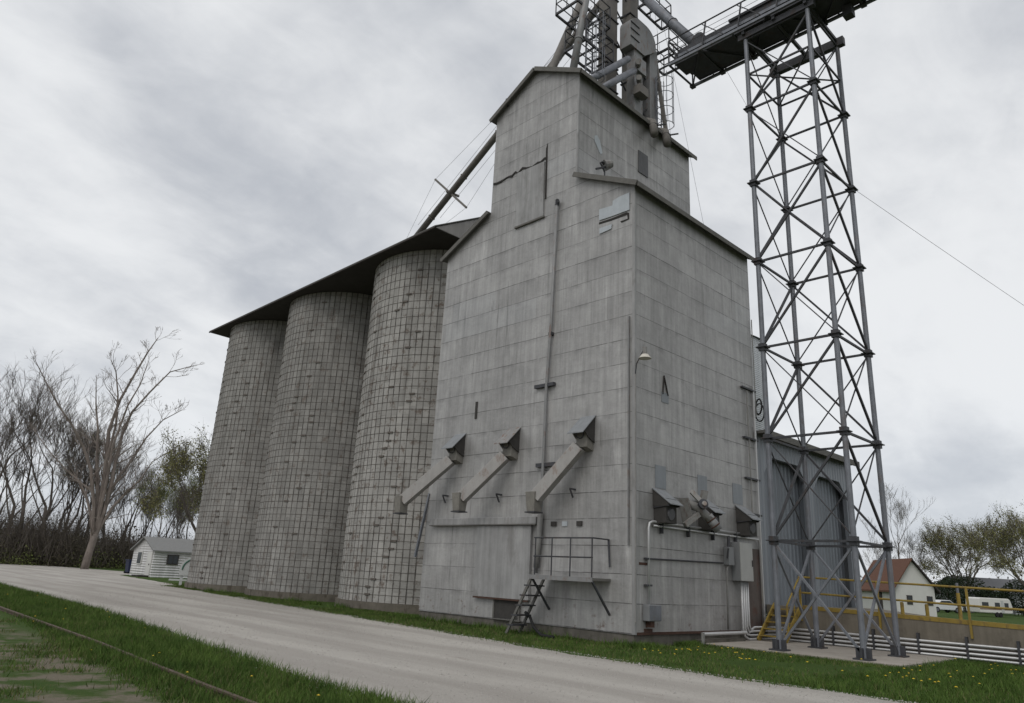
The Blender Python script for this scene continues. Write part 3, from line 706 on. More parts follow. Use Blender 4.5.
MB().tube([(4.8, -.1, 2.3), (4.72, -.1, 2.1), (4.68, -.1, .4)], .03, 8).build('drop_pipe', 'pipe_dull', o, smooth=True)

# risers by the south-east corner
o = thing('riser_pipes', 'thin vertical conduits up the south wall corner behind the tower', 'conduit', (7, -.1, 0))
MB().tube([(6.62, -.07, 3.3), (6.62, -.07, 8.35)], .028, 6).build('pipe', 'pipe_dull', o)
MB().tube([(7.1, -.07, .4), (7.1, -.07, 8.45), (7.05, -.07, 8.6)], .035, 6).build('pipe', 'pipe', o)
MB().tube([(7.24, -.07, 7.5), (7.24, -.07, 11.2)], .02, 6).build('pipe', 'pipe_dull', o)
for zz in (4.0, 5.2, 6.6, 8.4): MB().box(6.3, 7.26, -.1, -.005, zz, zz + .06).build('bracket', 'galv_dark', o)
mb = MB(); mb.ring((7.4, -.1, 7.9), (1, -.9, 0), .28, .03, 18, 5).ring((7.45, -.1, 7.7), (1, -.7, .1), .32, .025, 18, 5).build('coiled_cable', 'tyre', o)

# conduit bundle: down from the cabinet, round the corner and along the ramp
o = thing('conduit_bundle', 'four pale conduits running low along the ramp wall', 'conduit', (7.3, -4, 0))
for i in range(4):
    zz = .12 + i * .115; xx = 5.42 + i * .13
    MB().tube([(xx, -.2, 1.83), (xx, -.2, .35 + zz * .4), (xx + .06, -.22, .15 + zz * .5), (xx + .25, -.24, zz), (7.2, -.3, zz), (7.32, -.45, zz), (7.34, -.8, zz), (7.34, -14, zz - .02)], .036, 8).build('pipe', 'pipe', o, smooth=True)
for yy in (-2.2, -3.4, -4.64, -5.88, -7.1, -8.4, -9.6): MB().box(7.29, 7.415, yy - .03, yy + .03, -.02, .66).build('stand', 'galv_dark', o)
o = thing('pipe_rail', 'pale horizontal pipe on short legs along the foundation', 'pipe', (4.2, -.3, 0))
MB().tube([(2.8, -.35, .32), (5.3, -.35, .33)], .05, 8).build('pipe', 'pipe', o); MB().tube([(2.8, -.35, .36), (2.8, -.35, 0)], .055, 8).build('leg', 'pipe_dull', o)
MB().box(2.9, 5.3, -.33, -.04, -.05, .16).build('plinth', 'foundation', o)

# ------------------------------------------------------------------ shed, bin, ramp on the east
o = thing('drive_shed', 'grey corrugated drive through shed with two clipped corner bays', 'shed', (11.4, 2, 0))
x0, x1, zt, zf = 7.33, 15.5, 6.93, .9
def bay(xa, xb, zh, cut): return [(xa, zf), (xa, zh - cut), (xa + cut, zh), (xb - cut, zh), (xb, zh - cut), (xb, zf)]
b1 = bay(7.75, 11.15, 6.2, .62); b2 = bay(11.75, 14.95, 6.05, .62)
front = [(x0, zf)] + b1 + b2 + [(x1, zf), (x1, zt), (x0, zt)]
MB().prism([(a, -.0, b) for a, b in front], (0, .16, 0)).build('front_wall', 'shed_wall', o)
MB().box(x0, x1, .17, 9.0, zf, zt - .003).build('wall', 'shed_wall', o) if False else None
MB().box(x1 - .12, x1, .17, 9, zf, zt).build('side_wall', 'shed_wall', o); MB().box(x0, x1, 9.0, 9.12, zf, zt).build('rear_wall', 'shed_wall', o)
for xa, xb, zh, name in ((7.6, 11.3, 6.4, 'bay_door'), (11.6, 15.1, 6.3, 'bay_door')):
    MB().box(xa, xb - .05, .36, .43, zf, zh).build(name, 'shed_door', o)
MB().box(11.27, 11.58, .17, .43, zf, zt - .1).build('bay_post', 'shed_door', o)
MB().prism([(x0, -.3, zt + .003), (x1 + .3, -.3, zt + .003), (x1 + .3, 9.4, zt + .003), (x0, 9.4, zt + .003)], (0, 0, .10)).build('roof', 'roof_sheet', o)
MB().box(x0, x1 + .3, -.36, -.303, zt - .1, zt + .13).build('eave_board', 'fascia', o)

# steel bin standing behind
brg = rad(26.12); R = 2.7; dist = 39.0
bx = CAM.x + dist * math.cos(brg) - R * math.sin(brg) * 1.0; by = CAM.y + dist * math.sin(brg) + R * math.cos(brg)
o = thing('steel_bin', 'round corrugated steel bin showing behind the headhouse corner', 'grain bin', (bx, by, 0))
MB().cyl((bx, by), R, 0, 13.9, 48).build('bin_wall', 'bin', o, smooth=True); MB().cyl((bx, by), R + .08, 13.903, 15.3, 48, r2=.4).build('bin_roof', 'roof_sheet', o)
MB().bar((bx + R * math.sin(brg), by - R * math.cos(brg), 0), (bx + R * math.sin(brg), by - R * math.cos(brg), 13.8), .06).build('stiffener', 'pipe', o)

# ramp
o = thing('concrete_ramp', 'long concrete truck ramp with yellow painted edge', 'ramp', (11.4, -8, 0))
def rz_(y): return 1.13 + .0215 * (y + 1.15)
def sz_(y): return max(.05, 1.1 + (y + .8) * .075)
along_pts = [(-22, 0), (-.003, 0)]
MB().quadbox([(7.42, -22, -.2), (7.70, -22, -.2), (7.70, -.003, -.2), (7.42, -.003, -.2), (7.42, -22, rz_(-22)), (7.70, -22, rz_(-22)), (7.70, -.003, rz_(0)), (7.42, -.003, rz_(0))]).build('side_wall', 'ramp', o)
MB().prism([(7.703, -.003, -.2), (7.703, -.003, 1.1), (7.703, -.8, 1.1), (7.703, -14.8, .05), (7.703, -22, .05), (7.703, -22, -.2)], (7.9, 0, 0)).build('roadway', 'ramp', o)
def along(xa, xb, za, zb, y0, y1):
    return MB().quadbox([(xa, y0, rz_(y0) + za), (xb, y0, rz_(y0) + za), (xb, y1, rz_(y1) + za), (xa, y1, rz_(y1) + za), (xa, y0, rz_(y0) + zb), (xb, y0, rz_(y0) + zb), (xb, y1, rz_(y1) + zb), (xa, y1, rz_(y1) + zb)])
along(7.405, 7.56, -.045, .075, -22, -1.25).build('painted_edge', 'yellow', o)
o = thing('ramp_railing', 'yellow pipe railing along the near edge of the concrete ramp', 'railing', (7.4, -8, 0))
for h in (.94, .46):
    MB().tube([(7.38, yy, rz_(yy) + h) for yy in (-1.2, -6, -12, -18)], .03, 8).build('rail', 'yellow', o)
for yy in (-1.2, -3.62, -6.02, -8.4, -10.8): MB().bar((7.375, yy, rz_(yy) + .95), (7.375, yy, rz_(yy) - .4), .06, .045).build('post', 'yellow', o)
for (bx_, by_, h), lb in zip(((10, -3.41, .36), (10, -4.15, .36), (10, -5.09, .78)),
        ('short yellow bollard on the ramp, the one next to the tower leg', 'short yellow bollard on the ramp, in front of the white gable', 'tall yellow bollard with grey tip standing on the ramp')):
    b = thing('bollard', lb, 'bollard', (bx_, by_, sz_(by_)), 'yellow bollards on the ramp')
    MB().cyl((bx_, by_), .055, sz_(by_) - .02, rz_(by_) + h, 14).build('post', 'yellow', b)
    MB().cyl((bx_, by_), .045, rz_(by_) + h + .002, rz_(by_) + h + (.3 if h > .5 else .02), 12).build('cap', 'galv' if h > .5 else 'yellow', b)
# stairs up to the ramp
o = thing('ramp_stairs', 'yellow steel stairs climbing to the ramp behind a tower leg', 'stairs', (6.8, -.7, 0))
zt_ = 1.15
A0, A1 = V((6.12, 0, .08)), V((7.39, 0, zt_ + .02))
for yy in (-.32, -1.2): MB().bar(A0 + V((0, yy, 0)), A1 + V((0, yy, 0)), .05, .17).build('stringer', 'yellow', o)
for i in range(5):
    f = (i + .7) / 5.4; p = A0.lerp(A1, f); MB().box(p.x - .1, p.x + .1, -1.17, -.35, p.z, p.z + .03).build('tread', 'yellow', o)
MB().tube([(6.35, -1.22, .2), (6.35, -1.22, 1.18), (7.36, -1.22, 2.1), (7.36, -1.22, 1.1)], .028, 8).build('handrail', 'yellow', o)
MB().tube([(6.85, -1.22, .7), (6.85, -1.22, 1.62)], .022, 8).build('post', 'yellow', o)

# ------------------------------------------------------------------ conveyor support tower
TX0, TX1, TY0, TY1 = 3.22, 5.60, -4.65, -2.44
LV = [.08, 2.95, 5.85, 8.65, 11.5, 14.3, 17.15, 20.0]
tower = thing('support_tower', 'tall square galvanised steel lattice tower carrying the conveyor', 'lattice tower', ((TX0 + TX1) / 2, (TY0 + TY1) / 2, .08))
cs = [(TX0, TY1), (TX1, TY1), (TX1, TY0), (TX0, TY0)]
for cx, cy in cs:
    lg = MB().tube([(cx, cy, .12), (cx, cy, 20.1)], .075, 10).build('leg', 'galv', tower)
    MB().box(cx - .21, cx + .21, cy - .21, cy + .21, .08, .12).box(cx - .03, cx + .03, cy - .19, cy + .19, .121, .36).box(cx - .19, cx - .031, cy - .03, cy + .03, .121, .36).box(cx + .031, cx + .19, cy - .03, cy + .03, .121, .36).build('base_plate', 'galv_dark', lg)
    for zz in LV[1:-1]:
        MB().box(cx - .10, cx + .10, cy - .10, cy + .10, zz - .11, zz + .12).build('gusset', 'galv_dark', lg)
        MB().box(cx - .16, cx + .16, cy - .16, cy + .16, zz - .012, zz + .016).build('splice_flange', 'galv_dark', lg)
for i in range(7):
    za, zb = LV[i], LV[i + 1]
    for k in range(4):
        (ax, ay), (bx2, by2) = cs[k], cs[(k + 1) % 4]
        MB().bar((ax, ay, zb), (bx2, by2, zb), .055, .065).build('horizontal_brace', 'galv_dark', tower)
        w1, w2 = (.065, .032) if k in (0, 2) else (.032, .06)
        if i == 0: w1, w2 = .06, .06
        MB().bar((ax, ay, za + .1), (bx2, by2, zb - .05), w1).build('diagonal_brace', 'galv_dark' if i else 'galv', tower)
        off = V((.045, 0, 0)) if k in (1, 3) else V((0, .045, 0))
        MB().bar(V((ax, ay, zb - .05)) + off, V((bx2, by2, za + .1)) + off, w2).build('diagonal_brace', 'galv_dark' if i else 'galv', tower)
zt2 = 18.55
for k in range(4):
    (ax, ay), (bx2, by2) = cs[k], cs[(k + 1) % 4]
    MB().bar((ax, ay, zt2), (bx2, by2, zt2), .05, .06).build('horizontal_brace', 'galv_dark', tower)
MB().box(TX1 - .1, TX1 + .1, TY0 - .25, TY1 + .25, 19.95, 20.27).build('cap_beam', 'galv_dark', tower)
MB().box(TX0 - .1, TX0 + .1, TY0 - .25, TY1 + .25, 20.02, 20.24).build('cap_beam', 'galv_dark', tower)
for yy in (TY0, TY1, (TY0 + TY1) / 2): MB().bar((TX0 - .2, yy, 20.2), (TX1 + .2, yy, 20.2), .1, .12).build('cap_joist', 'galv_dark', tower)
MB().bar((TX0, TY1, 18.55), (TX1, TY0, 18.55), .04).bar((TX0, TY0, 18.6), (TX1, TY1, 18.6), .04).build('plan_brace', 'galv_dark', tower)

# conveyor gallery on the tower
gal = thing('conveyor_gallery', 'dark overhead conveyor bridge with railed walkway on the tower', 'conveyor', (3.8, -4, 20.3))
GY0, GY1 = -10.5, .55; gxa, gxb, gz = 2.95, 4.62, 20.36
MB().box(3.12, 4.02, GY0, .2, gz + .02, gz + .62).build('trough', 'galv_dark', gal)
MB().box(3.05, 4.1, GY0, -1.9, gz + .625, gz + .72).build('trough_lid', 'galv_dark', gal)
for xx in (gxa, gxb): MB().bar((xx, GY0, gz), (xx, GY1, gz), .09, .1).build('chord', 'galv', gal)
MB().bar((gxa + .12, GY0, gz + .3), (gxa + .12, .2, gz + .3), .04, .12).build('stringer', 'galv', gal)
mb = MB().box(4.023, gxb - .05, GY0, .2, gz + .06, gz + .08)
mb.build('walk_grating', 'galv_dark', gal)
yy = GY1; i = 0
while yy > GY0:
    MB().bar((gxa, yy, gz), (gxb, yy, gz), .06).build('cross_member', 'galv_dark', gal)
    MB().box(gxb - .09, gxb + .09, yy - .09, yy + .09, gz - .07, gz + .06).build('gusset', 'galv_dark', gal)
    if yy - 1.3 > GY0:
        a, b = (gxa, gxb) if i % 2 else (gxb, gxa)
        MB().bar((a, yy, gz - .03), (b, yy - 1.3, gz - .03), .05).build('plan_brace', 'galv_dark', gal)
    yy -= 1.3; i += 1
for xx in (gxa, gxb):
    for h, r in ((1.08, .032), (.8, .009), (.58, .009)):
        MB().tube([(xx, GY0, gz + h), (xx, GY1, gz + h)], r, 6).build('handrail', 'galv_dark', gal)
    yy = GY1; i = 0
    while yy > GY0:
        MB().bar((xx, yy, gz), (xx, yy - (.0 if i == 0 else .18), gz + 1.08), .045).build('rail_post', 'galv_dark', gal)
        MB().bar((xx, yy - .02, gz + 1.05), (xx, yy - .95, gz + .05), .03).build('rail_brace', 'galv_dark', gal)
        yy -= 1.42; i += 1
for h in (0, .55, 1.08): MB().bar((gxa, GY1, gz + h), (gxb, GY1, gz + h), .05).build('end_rail', 'galv_dark', gal)
MB().bar((gxa, .2, gz), (gxa + .3, GY1, gz + 1.05), .03).build('rail_brace', 'galv_dark', gal)
MB().tube([(3.2, -.55, gz + .75), (3.75, -.55, gz + .75)], .27, 20).build('drive_housing', 'galv_dark', gal)
MB().box(3.15, 3.95, .2, .42, gz + .05, gz + .55).build('tail_plate', 'galv_dark', gal)
MB().box(4.2, 4.5, -5.7, -5.4, gz - .45, gz - .05).build('motor_box', 'galv_dark', gal)

# ------------------------------------------------------------------ bucket elevators on the roof
def roofz(y): return HP - s2 * abs(y - ym)
e1 = thing('bucket_elevator', 'tall dark twin trunk bucket elevator rising through the roof', 'bucket elevator', (4.2, 4.0, 19.8), 'bucket elevators on the roof')
MB().box(3.25, 3.98, 3.8, 4.25, 19.5, 31).build('trunk', 'spout_dull', e1, bevel=.01); MB().box(4.9, 5.5, 3.8, 4.25, 19.5, 31).build('trunk', 'spout_dull', e1, bevel=.01)
mb = MB(); mb.prism([(3.1, 3.7, 31.003), (5.75, 3.7, 31.003), (5.75, 3.7, 31.8), (5.2, 3.7, 32.5), (3.65, 3.7, 32.5), (3.1, 3.7, 31.8)], (0, .65, 0)).build('head', 'spout_grey', e1)
for zz in (21.2, 22.4, 23.6, 24.8, 26, 27.5, 29): MB().box(3.2, 4.03, 3.75, 4.3, zz, zz + .05).build('trunk_flange', 'galv_dark', e1); MB().box(4.85, 5.65, 3.75, 4.3, zz, zz + .05).build('trunk_flange', 'galv_dark', e1)
for zz in (20.4, 22, 23.6, 25.2, 26.8): MB().bar((3.98, 4.0, zz), (4.9, 4.0, zz + .8), .05).bar((3.98, 4.02, zz + .8), (4.9, 4.02, zz), .05).build('trunk_brace', 'galv_dark', e1)
e2 = thing('bucket_elevator', 'shorter grey bucket elevator with rounded head casing beside the railed platform', 'bucket elevator', (5.0, 3.3, 19.6), 'bucket elevators on the roof')
MB().box(4.25, 4.85, 3.1, 3.5, 19.3, 23.3).build('trunk', 'spout_grey', e2, bevel=.01); MB().box(5.4, 5.98, 3.1, 3.5, 19.3, 24.2).build('trunk', 'spout_grey', e2, bevel=.01)
hd = [(3.9, 23.3), (3.9, 24.35)] + [(3.9 + .7 - .7 * math.cos(a), 24.35 + .6 * math.sin(a)) for a in np.linspace(.1, math.pi / 2, 8)] + [(5.0 + .75 * math.sin(a), 24.25 + .7 * math.cos(a)) for a in np.linspace(.1, math.pi / 2, 8)] + [(5.75, 24.0), (4.9, 23.3)]
MB().prism([(a, 3.02, b) for a, b in hd], (0, .58, 0)).build('head', 'spout_grey', e2)
for zz in (23.7, 24.1, 24.45): MB().box(3.86, 4.5, 2.985, 3.02 - .003, zz, zz + .03).build('head_rib', 'galv_dark', e2)
MB().box(4.2, 4.9, 2.95, 3.095, 22.2, 22.9).build('inspection_box', 'spout_grey', e2); MB().box(4.1, 4.7, 2.7, 3.05, 20.9, 21.3).build('inspection_box', 'spout_dull', e2)
MB().tube([(4.0, 2.7, 22.3), (4.3, 2.95, 22.4)], .13, 12).build('motor', 'motor', e2); MB().tube([(4.1, 2.75, 21.6), (4.4, 2.95, 21.65)], .12, 12).build('motor', 'motor', e2)
for zz in (20.5, 21.5, 22.5): MB().bar((4.85, 3.3, zz), (5.4, 3.3, zz + .5), .05).bar((4.85, 3.33, zz + .5), (5.4, 3.33, zz), .05).build('trunk_brace', 'galv_dark', e2)

def spout(pts, r, m, label, flanges=True, n=12):
    o = thing('grain_spout', label, 'grain spout', pts[-1], 'round grain spouts from the elevator heads')
    MB().tube(pts, r, n).build('pipe', m, o, smooth=True)
    if flanges:
        a, b = V(pts[0]), V(pts[-1]); d = (b - a).normalized(); L = (b - a).length; k = 2.6
        while k < L - .5:
            MB().tube([a + d * (k - .02), a + d * (k + .02)], r + .035, n).build('flange', m, o); k += 3.0
    return o
spout([(2.15, 3.6, 27.6), (.80, 3.55, 20.0)], .15, 'spout_grey', 'pale grey round spout dropping steeply onto the cupola roof front')
spout([(3.4, 5.0, 27.3), (1.15, 5.0, 21.3), (1.0, 5.0, 20.0)], .17, 'spout_dull', 'brownish round spout just behind the steep pale one', False)
spout([(2.3, 3.0, 22.9 - 1.0), (3.7, 3.1, 22.35)], .14, 'galv', 'short blue grey spout slanting low onto the roof, upper of two', False) if False else None
spout([(3.75, 3.05, 22.45), (1.75, 3.0, 20.45), (1.2, 3.0, 19.92)], .14, 'galv', 'short blue grey spout slanting onto the roof, upper of the two', False)
spout([(4.1, 3.0, 22.05), (2.3, 2.8, 20.3), (1.75, 2.8, 19.75)], .14, 'galv', 'short blue grey spout slanting onto the roof, lower of the two', False)
lo = spout([(4.0, 4.0, 27.0), (4.74, 20.3, 18.0)], .17, 'spout_dull', 'very long weathered spout running down to the silo roof with a cross brace')
bc = V((4.48, 14.58, 21.15)) 
ln = (V((4.74, 20.3, 18.0)) - V((4.0, 4.0, 27.0))); bcp = V((4.0, 4.0, 27.0)) + ln * ((15.2 - 4) / 16.3)
pd = V((0, 1.4, 1.32)) ; 
MB().bar(bcp - pd * 1.0, bcp + pd * 1.05, .1, .1).build('cross_brace', 'spout_dull', lo)
MB().bar(bcp + V((-.3, 0, .0)), bcp + V((.5, -.1, .0)), .1).build('clamp', 'spout_dull', lo)
for s in (-1, 1.05):
    MB().tube([(4.1, 6, 25.9), bcp + pd * s, (4.7, 20, 18.2)], .008, 5).build('truss_cable', 'wire', lo)
spout([(5.0, 4.0, 27.9), (3.55, -.35, 21.1)], .2, 'galv', 'thick blue grey spout crossing from elevator to the conveyor gallery')

# platforms and caged ladders
def platform(xa, xb, ya, yb, zz, label):
    o = thing('service_platform', label, 'platform', ((xa + xb) / 2, (ya + yb) / 2, zz), 'railed service platforms on the elevators')
    cc = [(xa, ya), (xb, ya), (xb, yb), (xa, yb)]
    for f in (.33, .67): MB().bar((xa + (xb - xa) * f, ya, zz), (xa + (xb - xa) * f, yb, zz), .05, .08).build('joist', 'galv_dark', o)
    for i in range(4):
        a, b = cc[i], cc[(i + 1) % 4]
        MB().bar((*a, zz), (*b, zz), .07, .1).build('frame_beam', 'galv_dark', o)
        for h in (.55, 1.05): MB().tube([(*a, zz + h), (*b, zz + h)], .025, 6).build('rail', 'galv_dark', o)
        MB().tube([(*a, zz), (*a, zz + 1.05)], .028, 6).build('post', 'galv_dark', o)
        m_ = ((a[0] + b[0]) / 2, (a[1] + b[1]) / 2); MB().tube([(*m_, zz), (*m_, zz + 1.05)], .022, 6).build('post', 'galv_dark', o)
platform(1.4, 3.2, 3.4, 4.5, 22.15, 'railed steel platform low around the dark elevator trunk')
platform(1.1, 3.2, 3.6, 4.8, 24.0, 'railed steel platform at the top, left of the dark elevator trunk')
platform(6.0, 7.4, 2.5, 3.7, 24.1, 'small railed platform right of the rounded elevator head')
platform(4.4, 6.2, 2.5, 3.0, 25.5, 'narrow railed platform over the rounded elevator head')
def cage(x, y, z0, z1, label):
    o = thing('caged_ladder', label, 'ladder', (x, y, z0), 'caged ladders on the roof')
    for s in (-.2, .2): MB().bar((x + s, y, z0), (x + s, y, z1), .035).build('stile', 'galv', o)
    mb = MB(); zz = z0 + .2
    while zz < z1: mb.tube([(x - .2, y, zz), (x + .2, y, zz)], .012, 5); zz += .3
    mb.build('rungs', 'galv', o)
    zz = z0 + .9
    while zz < z1 + .05: MB().ring((x, y - .34, zz), (0, 0, 1), .36, .016, 20, 5).build('cage_hoop', 'galv', o); zz += .75
    for a in (-.8, 0, .8, 2.34, 3.94): MB().bar((x + .36 * math.sin(a), y - .34 - .36 * math.cos(a), z0 + .85), (x + .36 * math.sin(a), y - .34 - .36 * math.cos(a), z1), .022).build('cage_strap', 'galv', o)
cage(1.75, 3.5, 19.5, 23.4, 'caged ladder climbing left of the dark elevator trunk')
cage(5.95, 3.05, 19.3, 22.7, 'caged ladder right of the elevator trunks, below the small platform')
tag(MB().bar((6.1, 3.3, 24.0), (5.9, 2.6, 19.4), .16, .1).build('strut', 'spout_dull'), 'slanting brown steel strut beside the right caged ladder', 'strut')
for xx, lb in ((4.0, 'short grey vent pipe poking over the cupola eave, nearer the ladder'), (4.9, 'short grey vent pipe poking over the cupola eave, nearer the roof end')):
    o = thing('eave_pipe', lb, 'pipe', (xx, 2, 18.4), 'pipes over the cupola eave')
    MB().tube([(xx + .3, 2.5, 19.45), (xx + .25, 2.2, 19.25), (xx, 1.95, 18.45)], .16, 10).build('pipe', 'spout_dull', o, smooth=True); MB().ring((xx + .2, 2.13, 19.0), (.2, .2, .8), .17, .025, 14, 5).build('collar', 'galv_dark', o)
    MB().bar((xx + .4, 2.3, 19.2), (xx + .75, 1.9, 19.3), .05).build('stay', 'galv_dark', o)
tag(MB().tube([(.0, 6.2, 19.55), (-.02, 6.28, 19.95)], .05, 8).build('roof_stub', 'galv_dark'), 'tiny dark pipe stub on the cupola gable edge', 'pipe')

# wires
def wire(a, b, label, r=.014, sag=0.0):
    a, b = V(a), V(b); pts = [a.lerp(b, i / 12) - V((0, 0, sag * 4 * (i / 12) * (1 - i / 12))) for i in range(13)]
    tag(MB().tube(pts, r, 5).build('guy_wire', 'wire', smooth=True), label, 'wire', 'thin steel guy wires')
def PT(px, py, ax, v):
    d = fwd * FPX + rt2 * (px - 512) + dn2 * (py - 341.5); k = (v - CAM[ax]) / d[ax]; return CAM + d * k
wire(PT(592, 6, 1, 4.6), PT(418, 225, 1, 21), 'thin guy wire passing just outside the cupola gable edge', .010)
wire((3.2, 5.2, 24), PT(440, 218, 1, 15.5), 'thin guy wire between the long spout and cupola wall', .009)
wire((5.8, 3.6, 31), (8.0, 3.0, 13.9), 'thin guy wire dropping behind the right end of the cupola', .007)
wire((6.2, 3.6, 30), (9.2, 2.4, 13.5), 'outer thin guy wire behind the cupola end', .007)
wire((TX1, TY0, 14.4), (40, -18, 3.5), 'thin wire sloping down to the right from the lattice tower', .007, .3)
wire((gxb, -.9, gz), (TX0, TY1, 17.1), 'faint wire running down from the conveyor gallery to a tower leg', .006)

# ------------------------------------------------------------------ railway rail
o = thing('railway_rail', 'rusty railway rail running through the grass', 'rail', (-12.1, 5, 0))
mb = MB(); path = [(-12.9, -16), (-12.55, -5), (-12.43, -2.2), (-12.08, 3.3), (-11.74, 13.2), (-11.6, 30), (-11.6, 60)]
for a, b in zip(path, path[1:]):
    for wz, z0, z1 in ((.062, .062, .09), (.02, .0, .062)): mb.bar((*a, (z0 + z1) / 2), (*b, (z0 + z1) / 2), wz, z1 - z0)
mb.build('rail_head', 'rail', o)

# ------------------------------------------------------------------ small white shed, bin, sign on the left
def at(px, py, rngm):
    d = fwd * FPX + rt2 * (px - 512) + dn2 * (py - 341.5); h = math.hypot(d.x, d.y); return CAM + d * (rngm / h)
def local_box_thing(o, ang): return Matrix.Rotation(ang, 4, 'Z')
class LB(MB):
    """boxes in a rotated local frame placed at base"""
    def __init__(s, base, ang): super().__init__(); s.m = Matrix.Translation(V(base)) @ Matrix.Rotation(ang, 4, 'Z')
    def build(s, *a, **k):
        s.v = [tuple(s.m @ V(p)) for p in s.v]; return super().build(*a, **k)
sb = at(151, 572, 69); base = (sb.x, sb.y, 0)
A = rad(3)       # local x runs along the long side to the right
o = thing('white_shed', 'small white clapboard shed with grey shingle roof past the silos', 'shed', base)
L_, Wd, H_ = 6.2, 4.2, 2.15
def B(): return LB(base, A)
b = B(); b.prism([(0, 0, 0), (0, Wd, 0), (0, Wd, H_), (0, Wd / 2, H_ + .95), (0, 0, H_)], (L_, 0, 0)); b.build('wall', 'white_siding', o)
for s in (0, 1):
    b = B(); y_a, y_b = (-.25, Wd / 2) if s == 0 else (Wd + .25, Wd / 2)
    b.prism([(-.25, y_a, H_ - .13), (-.25, y_b, H_ + .965), (-.25, y_b, H_ + 1.06), (-.25, y_a, H_ - .03)], (L_ + .5, 0, 0)); b.build('roof', 'shingle_grey', o)
def window(xa, xb, za, zb, face):
    b = B(); c = B()
    if face == 'front': b.box(xa, xb, -.07, -.004, za, zb); c.box(xa + .09, (xa + xb) / 2 - .03, -.085, -.072, za + .09, zb - .09); c.box((xa + xb) / 2 + .03, xb - .09, -.085, -.072, za + .09, zb - .09)
    else: b.box(-.07, -.004, xa, xb, za, zb); c.box(-.085, -.072, xa + .08, xb - .08, za + .08, zb - .08)
    f = b.build('window', 'dark_trim' if face == 'front' else 'white_wall', o); c.build('pane', 'glass', f)
window(1.1, 2.05, 1.05, 1.85, 'front'); window(2.2, 3.1, .95, 2.0, 'side')
b = B(); b.box(-.06, -.004, .25, 1.15, .05, 2.0); d_ = b.build('door', 'white_wall', o); b = B(); b.box(-.12, -.065, .45, .53, .95, 1.05); b.build('handle', 'dark_trim', d_)
b = B(); b.box(-.9, -.06, .2, 1.5, 0, .14); b.build('door_step', 'soffit', o)
bb = at(131, 571, 80); base2 = (bb.x, bb.y, 0)
o = thing('wheeled_bin', 'dark blue bin standing left of the white shed', 'bin', base2)
b = LB(base2, A); b.quadbox([(-.4, -.35, .1), (.4, -.35, .1), (.4, .35, .1), (-.4, .35, .1), (-.5, -.42, 1.15), (.5, -.42, 1.15), (.5, .42, 1.15), (-.5, .42, 1.15)]); b.build('body', 'blue', o, bevel=.03)
b = LB(base2, A); b.box(-.54, .54, -.47, .46, 1.153, 1.24); b.build('lid', 'blue', o, bevel=.02)
b = LB(base2, A); b.tube([(-.45, .4, .12), (.45, .4, .12)], .12, 10); b.build('wheels', 'tyre', o)
b = LB(base2, A); b.box(.05, .3, -.425, -.40, .55, .72); b.build('label_plate', 'sign_white', o)
sp = at(181, 580, 52); base3 = (sp.x, sp.y, 0)
o = thing('yard_sign', 'white round topped sign with green ring partly behind the farthest silo', 'sign', base3)
A3 = rad(-30)
def S(): return LB(base3, A3)
b = S(); b.box(-.08, .08, -.04, .04, 0, 1.2); b.build('post', 'sign_white', o)
b = S(); b.box(1.2, 1.36, -.04, .04, 0, 1.2); b.build('post', 'sign_white', o)
b = S(); b.box(-.7, 1.9, -.06, .06, .28, .38); b.build('crossbar', 'sign_white', o)
arc = [(.62 + .8 * math.cos(a), 0, .95 + .8 * math.sin(a)) for a in np.linspace(0, math.pi, 20)]
b = S(); b.prism([(p[0], -.07, p[2]) for p in arc] + [(-.18, -.07, .6), (1.42, -.07, .6)], (0, -.04, 0)); bd = b.build('board', 'sign_white', o)
b = S(); b.tube([(.62 + .64 * math.cos(a), -.12, .95 + .64 * math.sin(a)) for a in np.linspace(0, math.pi, 20)], .045, 6); b.build('ring', 'sign_green', bd)

# ------------------------------------------------------------------ right background: house, car, camper
hb = at(897.5, 612, 80); base4 = (hb.x, hb.y, 0)
# gable faces the camera to the right, long side runs back left
gd = (V(at(928, 612, 80)) - V(at(898, 612, 80))); A4 = math.atan2(gd.y, gd.x) + rad(24)
def H(): return LB(base4, A4)
o = thing('white_house', 'small white house with red brown shingle roof beyond the ramp', 'house', base4)
GW, HL, EH, PK = 3.5, 8.0, 2.5, 4.9
b = H(); b.prism([(0, 0, 0), (GW, 0, 0), (GW, 0, EH), (GW * .47, 0, PK), (0, 0, EH)], (0, HL, 0))
b.v = [tuple(p) for p in b.v]; b.build('wall', 'white_wall', o)
sl_ = (PK - EH) / (GW * .47)
b = H(); b.prism([(-.4, -.35, EH - .4 * sl_ + .02), (GW * .47, -.35, PK + .02), (GW * .47, -.35, PK + .16), (-.4, -.35, EH - .4 * sl_ + .18)], (0, HL + .7, 0)); b.build('roof', 'shingle_red', o)
b = H(); sr = (PK - EH) / (GW * .53); b.prism([(GW + .4, -.35, EH - .4 * sr + .02), (GW * .47, -.35, PK + .02), (GW * .47, -.35, PK + .16), (GW + .4, -.35, EH - .4 * sr + .22)], (0, HL + .7, 0)); b.build('roof', 'dark_trim', o)
for xa in (.95, 2.75):
    b = H(); b.box(xa, xa + .5, -.06, -.004, .95, 1.75); f = b.build('window', 'dark_trim', o); b = H(); b.box(xa + .07, xa + .43, -.075, -.063, 1.02, 1.68); b.build('pane', 'glass', f)
b = H(); b.box(-.35, -.05, 1.5, 5.8, EH - .55, EH - .35); b.build('gutter', 'dark_trim', o)
b = H(); b.box(-.05, -.004, 3.0, 4.0, 0.02, 2.0); b.build('door', 'dark_trim', o)

